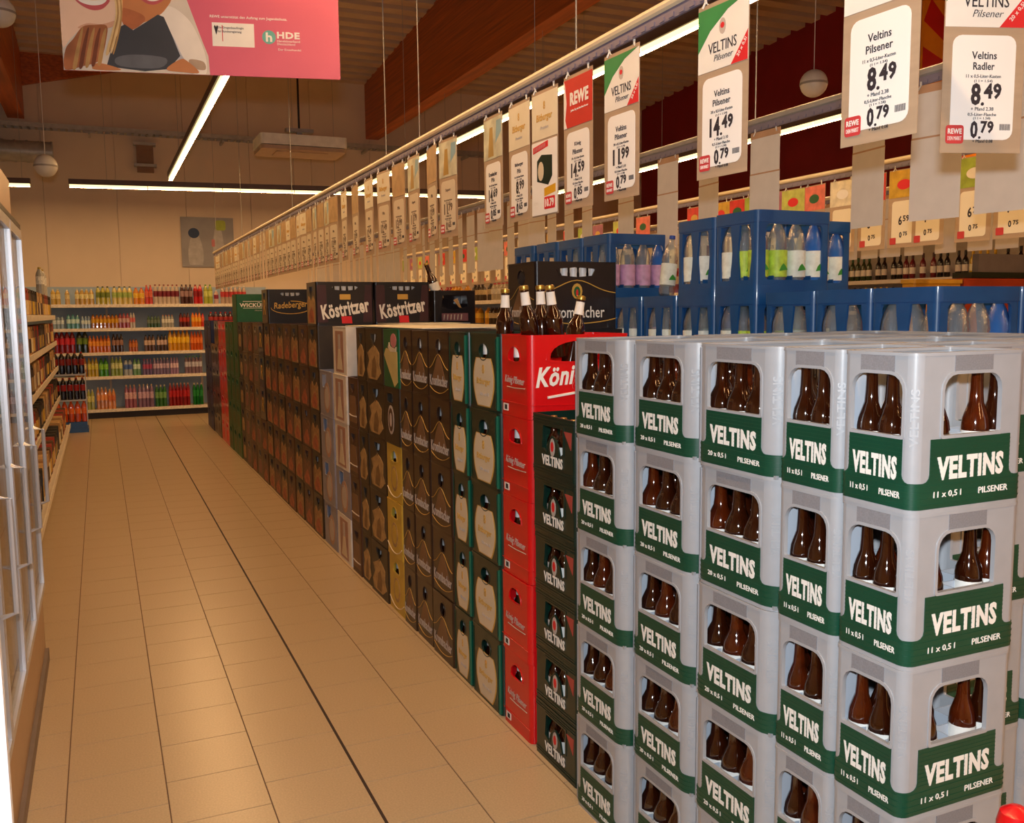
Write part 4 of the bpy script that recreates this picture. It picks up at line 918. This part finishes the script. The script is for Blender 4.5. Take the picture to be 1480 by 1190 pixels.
for a, b_, nme in ccol:
    r = empty('bottle_carton'); q = MB()
    q.prism([(-.1, 0), (.1, 0), (.1, .13), (.085, .2), (.05, .245), (-.05, .245), (-.085, .2), (-.1, .13)], [rrect(.06, .022, .01, 0, .215, 3)], -.12, 0, Matrix.Rotation(0, 4, 'Z') @ mE(.06, 0, 0))
    q.build('carton', M('carton_'+a, a, .5, var=.2, scale=18), r, False)
    MB().prism(rrect(.16, .12, .01, 0, .085), None, 0, .001, mE(.06, 0, 0)).build('label', M('cartonlab_'+b_, b_, .5, var=.25, scale=30), r, False)
    MB().prism(rrect(.08, .08, .01, 0, .07), None, 0, .001, mS(0, -.1, 0)).build('label', M('cartonlab_'+b_), r, False)
    CM.append((Proto(r), nme))
TOPY = []
for si, z in enumerate(LZ):
    y = 5.0; k = 0
    while y < 13.1:
        pr, nme = CM[(k*3+si*2+(k//4)) % 6]; k += 1
        pr.put((-.60+(.08 if si == 4 else 0), y, z), random.uniform(-.08, .08), f'{nme} bottle carton, {ordn(k)} from the cooler, {ordn(si+1)} left shelf from top', 'carton', 'cartons on the left shelf'); TOPY.append(y) if si == 0 else None; y += random.uniform(.23, .29)
for i, (y, h_) in enumerate(((6.6, .3), (7.0, .3), (12.1, .3), (12.5, .3))):
    o = bpy.data.objects.new('drink_bottle', soda(['17120E', '17120E', 'B0B0A8', 'C0C0B8'][i], .045, .33, ['C8A040', 'A88A40', 'E8E8E0', 'E8E8E0'][i], ['201810', '201810', 'B09A40', 'B09A40'][i])); C.objects.link(o)
    o.location = (-.60, min(TOPY, key=lambda q: abs(q-y)), LZ[0]+.2455); tag(o, ['black bottle on the cartons nearest the cooler', 'second black bottle on the left cartons', 'silver bottle standing tall at the left shelf end', 'white bottle behind the silver one at shelf end'][i], 'bottle')
ed = empty('display_stand', (-.40, 13.62, 0))
MB().box(-.2, .2, -.2, .2, 0, .05).box(-.19, .19, -.19, .19, .05, .14).build('tray', blue, ed, False)
for z in (.44, .78): s_ = MB().box(-.2, .2, -.2, .2, z-.02, z).build('shelf', M('clear_tray', 'B8BCC8', .4), ed, False)
for sx in (-.19, .19):
    for sy in (-.19, .19): MB().box(sx-.004, sx+.004, sy-.004, sy+.004, .1, .78).build('post', steel, ed, False)
tag(ed, 'blue-based bottle display at the end of the left shelf', 'display')
for lv, (z, col, lc, ds) in enumerate(((.14, 'C84A10', 'E87020', 'orange'), (.44, '180A08', 'A02018', 'dark cola'), (.78, '180A08', '8A2018', 'black cola'))):
    for i in range(5):
        o = bpy.data.objects.new('drink_bottle', soda(col, .036, .29 if lv else .28, lc, 'A02018' if lv else 'E06010')); C.objects.link(o); o.location = (-.556+i*.078, 13.47, z+.001)
        tag(o, f'{ds} bottle, {ordn(i+1)} from left on the end display', 'bottle', 'bottles on the end display')
# glass-door coolers
alu = M('aluminium_frame', 'C4C4CA', .35, metal=.5, var=.04)
def cooler(y0, n, dw, label, open_first=None):
    r = empty('glass_door_cooler', (-.30, y0, 0)); L = n*dw
    MB().box(-.75, -.02, 0, L, 1.93, 2.12).box(-.78, -.72, 0, L, 0, 2.1).box(-.75, -.03, L-.02, L, .1, 1.93).build('cabinet', M('cooler_beige', 'B89A80', .4, var=.04), r, False)
    MB().box(-.75, .0, 0, L, .05, .31).build('base_panel', M('cooler_base', 'A88868', .4, var=.05), r, False)
    MB().box(-.72, .015, .02, L-.02, 0, .055).build('kick_plate', M('kick_grey', '7A6A60', .5), r, False)
    MB().box(-.02, .012, 0, L, 1.915, 1.935).build('top_trim', black, r, False)
    for k in range(n):
        a = k*dw
        d = MB().box(-.004, .004, a+.03, a+dw-.03, .36, 1.87).build('door_pane', glass, r, False)
        f_ = MB()
        f_.box(-.014, .014, a+.004, a+.03, .33, 1.91).box(-.014, .014, a+dw-.03, a+dw-.004, .33, 1.91).box(-.014, .014, a+.03, a+dw-.03, .33, .36).box(-.014, .014, a+.03, a+dw-.03, 1.87, 1.91)
        f_.build('door_frame', alu, d, False)
        MB().tube([(.012, a+dw-.05, .72), (.05, a+dw-.05, .73), (.05, a+dw-.05, 1.05), (.012, a+dw-.05, 1.06)], .008, 8).build('handle', alu, d)
    return tag(r, label, 'cooler')
cooler(2.3, 4, .56, 'glass-door drinks cooler with aluminium frames on the left')
# near door standing ajar at the left frame edge
ad = empty('cooler_door', (-.17, 1.50, 0))
MB().box(-.35, -.012, -.004, .004, .36, 1.87).build('door_pane', glass, ad, False)
MB().box(-.012, .012, -.012, .012, .1, 1.91).box(-.36, -.014, -.014, .014, 1.87, 1.91).box(-.36, -.014, -.014, .014, .1, .36).build('door_frame', M('white_frame', 'E8E8EE', .35), ad, False)
tag(ad, 'bright white cooler door frame at the left picture edge', 'door')

# ------------------------------------------------------------------ ceiling fittings
ct = empty('cable_tray', (1.6, 15.35, 4.26))
MB().box(-5, 5, -.1, -.094, 0, .07).box(-5, 5, .094, .1, 0, .07).build('side_rail', steel, ct, False)
rg = MB()
for k in range(100): rg.box(-5+k*.1, -5+k*.1+.03, -.1, .1, 0, .008)
rg.build('rungs', steel, ct, False)
for x in (-1.6, .3, 2.6, 4.4): MB().box(x, x+.03, -.1, .22, -.05, -.001).build('bracket', steel, ct, False)
tag(ct, 'long perforated steel cable tray across the back wall', 'cable tray')
du = MB()
for k in range(12): du.tube([(-2.4+k*.16, 15.3, 3.92), (-2.4+k*.16+.13, 15.3, 3.92)], .15, 14).tube([(-2.4+k*.16+.13, 15.3, 3.92), (-2.4+k*.16+.16, 15.3, 3.92)], .16, 14)
tag(du.build('ventilation_duct', steel), 'round ribbed steel ventilation duct at the upper left', 'duct')
vb = empty('junction_box', (.78, 15.45, 3.93))
MB().box(-.12, .12, 0, .1, -.2, .2).build('box', M('box_tan', '8A6A50', .5), vb, False); MB().box(-.16, .16, -.04, .14, .2, .24).build('steel_band', steel, vb, False); MB().box(-.16, .16, -.04, .14, -.12, -.08).build('steel_band', steel, vb, False)
tag(vb, 'small tan junction box with two steel bands on the back wall', 'box')
ac = empty('air_heater', (2.28, 11.2, 3.47))
MB().prism(rrect(1.0, .62, .05), None, .0, .12).build('casing', M('heater_white', 'F0ECE0', .45), ac)
MB().prism(rrect(.98, .6, .05), None, -.05, -.008).prism(rrect(.6, .36, .02), None, -.06, -.05).build('lower_panel', M('heater_panel', 'B89C84', .45), ac)
MB().box(-.03, .03, -.03, .03, .12, .22).box(-.16, .16, -.05, .05, .2, .24).build('bracket', steel, ac, False)
MB().tube([(0, 0, .24), (0, 0, roof_z(11.2)-3.47+.05)], .012, 6).build('hanging_rod', black, ac)
tag(ac, 'white ceiling cassette heater hanging before the back wall', 'heater')
def globe(x, y, z, label):
    r = empty('globe_speaker', (x, y, z)); pr = [(.1*math.sin(a*PI/12), -.1*math.cos(a*PI/12)) for a in range(1, 12)]
    MB().lathe(pr, 20).build('shell', M('globe_white', 'D8D4CC', .4), r); MB().lathe([(.1012, -.012), (.1012, .004)], 20).build('seam_band', M('globe_seam', '9A948C', .5), r)
    MB().tube([(0, 0, .09), (0, 0, roof_z(y)-z+.05)], .003, 5).build('cable', white, r)
    tag(r, label, 'speaker')
globe(-.366, 9.5, 2.9, 'white globe speaker hanging at the upper left')
globe(4.93, 5.5, 3.2, 'white globe speaker hanging before the maroon wall')
globe(-.5, 7.3, 3.59, 'white globe speaker cut by the left edge under the beam')

# ------------------------------------------------------------------ right background: gondola, wine shelf, sunburst banner
gd = empty('shelf_unit', (5.0, 10, 0))
MB().box(.2, .23, -4.5, 4.6, 0, 1.66).build('back_panel', M('blue_grey_panel'), gd, False)
for z in (.2, .6, 1.0, 1.36, 1.68):
    s_ = MB().box(-.25, .25, -4.5, 4.6, -.03, 0).build('shelf', shelfm, gd, False); s_.location = (0, 0, z)
    MB().box(-.258, -.25, -4.5, 4.6, -.035, .014).build('price_strip', M('price_strip'), s_, False)
tag(gd, 'long cream gondola shelf beyond the blue crates', 'shelf')
gc = [('C88818', 'E8B830', 'C08020', 'golden'), ('8A2018', 'D8C8B0', 'A01818', 'dark red'), ('B0A080', 'E0D8C0', 'C02020', 'pale'), ('3A2A18', 'C8B080', '402010', 'brown')]
cnt = 0
for zi, z in ((0, 1.68), (1, 1.36)):
    y = 5.8
    while y < 14.4:
        q = gc[int(y*1.3+zi) % 4]; cnt += 1
        o = bpy.data.objects.new('drink_bottle', soda(q[0], .055, .24, q[1], q[2])); C.objects.link(o); o.location = (4.86, y, z)
        tag(o, f'{q[3]} bottle, {ordn(cnt)} along the gondola from the near end', 'bottle', 'bottles on the gondola'); y += random.choice((.13, .13, .14, .3))
wsu = empty('shelf_unit', (9.3, 9.0, 0))
MB().box(.38, .42, -3, 3.4, 0, 2.5).build('back_panel', M('grey_pegboard', 'A89C90', .5), wsu, False)
for z in (.3, .9, 1.5, 1.9): s_ = MB().box(0, .38, -3, 3.4, -.05, 0).build('shelf', shelfm, wsu, False); s_.location = (0, 0, z)
tag(wsu, 'wall shelf of wine bottles before the maroon wall', 'shelf')
wprof = [(.03, 0), (.036, .01), (.036, .18), (.03, .205), (.015, .235), (.014, .3)]
WM = []
for gcol, fcol, lcol in (('1A1410', '1A1012', 'D8CFC0'), ('B89A30', 'D8B030', 'E0D8B0'), ('1E140E', 'A02828', 'D8CFC0'), ('2A3A18', '205030', 'E8E0D0'), ('6A1820', '402020', 'E8E0D0')):
    b = MB(); b.lathe(wprof, 10, None, 0); b.lathe([(.0165, .25), (.016, .305), (.012, .307)], 8, None, 1); b.lathe([(.0368, .06), (.0368, .14)], 10, None, 2)
    WM.append(b.mesh('wine_bottle', [M('wine_'+gcol, gcol, .15, coat=.6), M('wcap_'+fcol, fcol, .4), M('wlab_'+lcol, lcol, .6)]))
cnt = 0
for zi, z in enumerate((1.9, 1.5)):
    y = 11.9
    while y > 6.6:
        cnt += 1; o = bpy.data.objects.new('wine_bottle', WM[(0, 1, 0, 0, 2, 3, 0, 4)[cnt//4 % 8]]); C.objects.link(o); o.location = (9.36, y, z)
        tag(o, f'wine bottle, {ordn(cnt)} counted from the far end of the wall shelf', 'bottle', 'wine bottles on the wall shelf'); y -= random.choice((.095, .1, .1, .16))
# sunburst banner
sb = empty('sunburst_banner', (6.3, 5.0, 2.44)); BW, BH = 1.66, 1.29
MB().box(-BW/2, BW/2, 0, .02, 0, BH).build('board', M('orange_print', 'E88A10', .5, var=.05), sb, False)
cx, cz = .0, .65
for k in range(18):
    a0 = 2*PI*k/18; a1 = a0+PI/18
    def edge(a):
        dx, dz = math.cos(a), math.sin(a); t = min([(BW/2-cx)/dx if dx > 1e-6 else (-BW/2-cx)/dx if dx < -1e-6 else 9, (BH-cz)/dz if dz > 1e-6 else -cz/dz if dz < -1e-6 else 9]); return (cx+dx*t, cz+dz*t)
    MB().prism([(cx, cz), edge(a0), edge(a1)], None, 0, .001, mS()).build('red_ray', M('ray_red', 'C81A10', .5, var=.05), sb, False)
for s, u, v, ww, hh in (('PROST', .35, 1.5, 1.7, .36),) if False else (('P', .06, 1.0, .26, .3), ('5', .16, .62, .24, .28), ('g', .2, .28, .26, .3)):
    MB().text(s, u, v, ww*1.15, hh*1.12, mS(), .06, .002).build('letter_outline', paper, sb, False); MB().text(s, u, v, ww, hh, mS(), .03, .004).build('letter_fill', redp, sb, False)
for s in (-.75, .75): MB().tube([(s, .01, BH), (s, .01, roof_z(5)-2.44+.05)], .003, 5).build('hanging_wire', steel, sb)
tag(sb, 'orange and red sunburst banner hanging at the far right', 'banner')
# red and yellow cartons and a dark green lidded cabinet by the right wall
r = empty('display_carton', (5.95, 5.27, 0)); MB().prism(rrect(.5, .13, .02), None, 0, 1.725).build('carton_body', M('carton_yellow', 'C8901C', .5, var=.15, scale=6), r, False)
MB().prism(rrect(.52, .15, .02), None, 1.725, 1.755).build('lid', M('carton_lid', 'C89830', .5, var=.1), r, False); tag(r, 'yellow display carton in front of the wine shelf', 'carton')
r = empty('counter', (7.0, 5.5, 0)); MB().box(-.78, .7, -.3, -.1, 0, 1.765).build('cabinet', M('rust_cabinet', '9A3A1C', .5, var=.25, scale=5), r, False)
MB().box(-.7, .1, -.3, -.12, 1.77, 1.815).build('top', M('dark_green_top', '1E2A1C', .4), r, False); MB().box(.12, .7, -.3, -.12, 1.77, 1.82).build('top', M('dark_green_top'), r, False)
MB().box(-.6, .7, -.28, -.22, 1.815, 1.96).build('grey_panel', M('grey_panel', '6A6460', .5), r, False)
tag(r, 'rust-red counter with dark green top and grey panel, far right', 'counter')
# red cap at the lower right corner
r = empty('bottle', (1.375, 1.0, 0)); MB().lathe([(.04, 0), (.045, .02), (.045, .5), (.03, .6), (.025, .64)], 18).build('bottle_body', M('tan_bottle', 'A88860', .4), r)
MB().lathe([(.03, .64), (.031, .67), (.026, .69), (.012, .7), (.003, .702)], 20).build('cap', red, r); tag(r, 'red-capped tan bottle at the lower right corner', 'bottle')
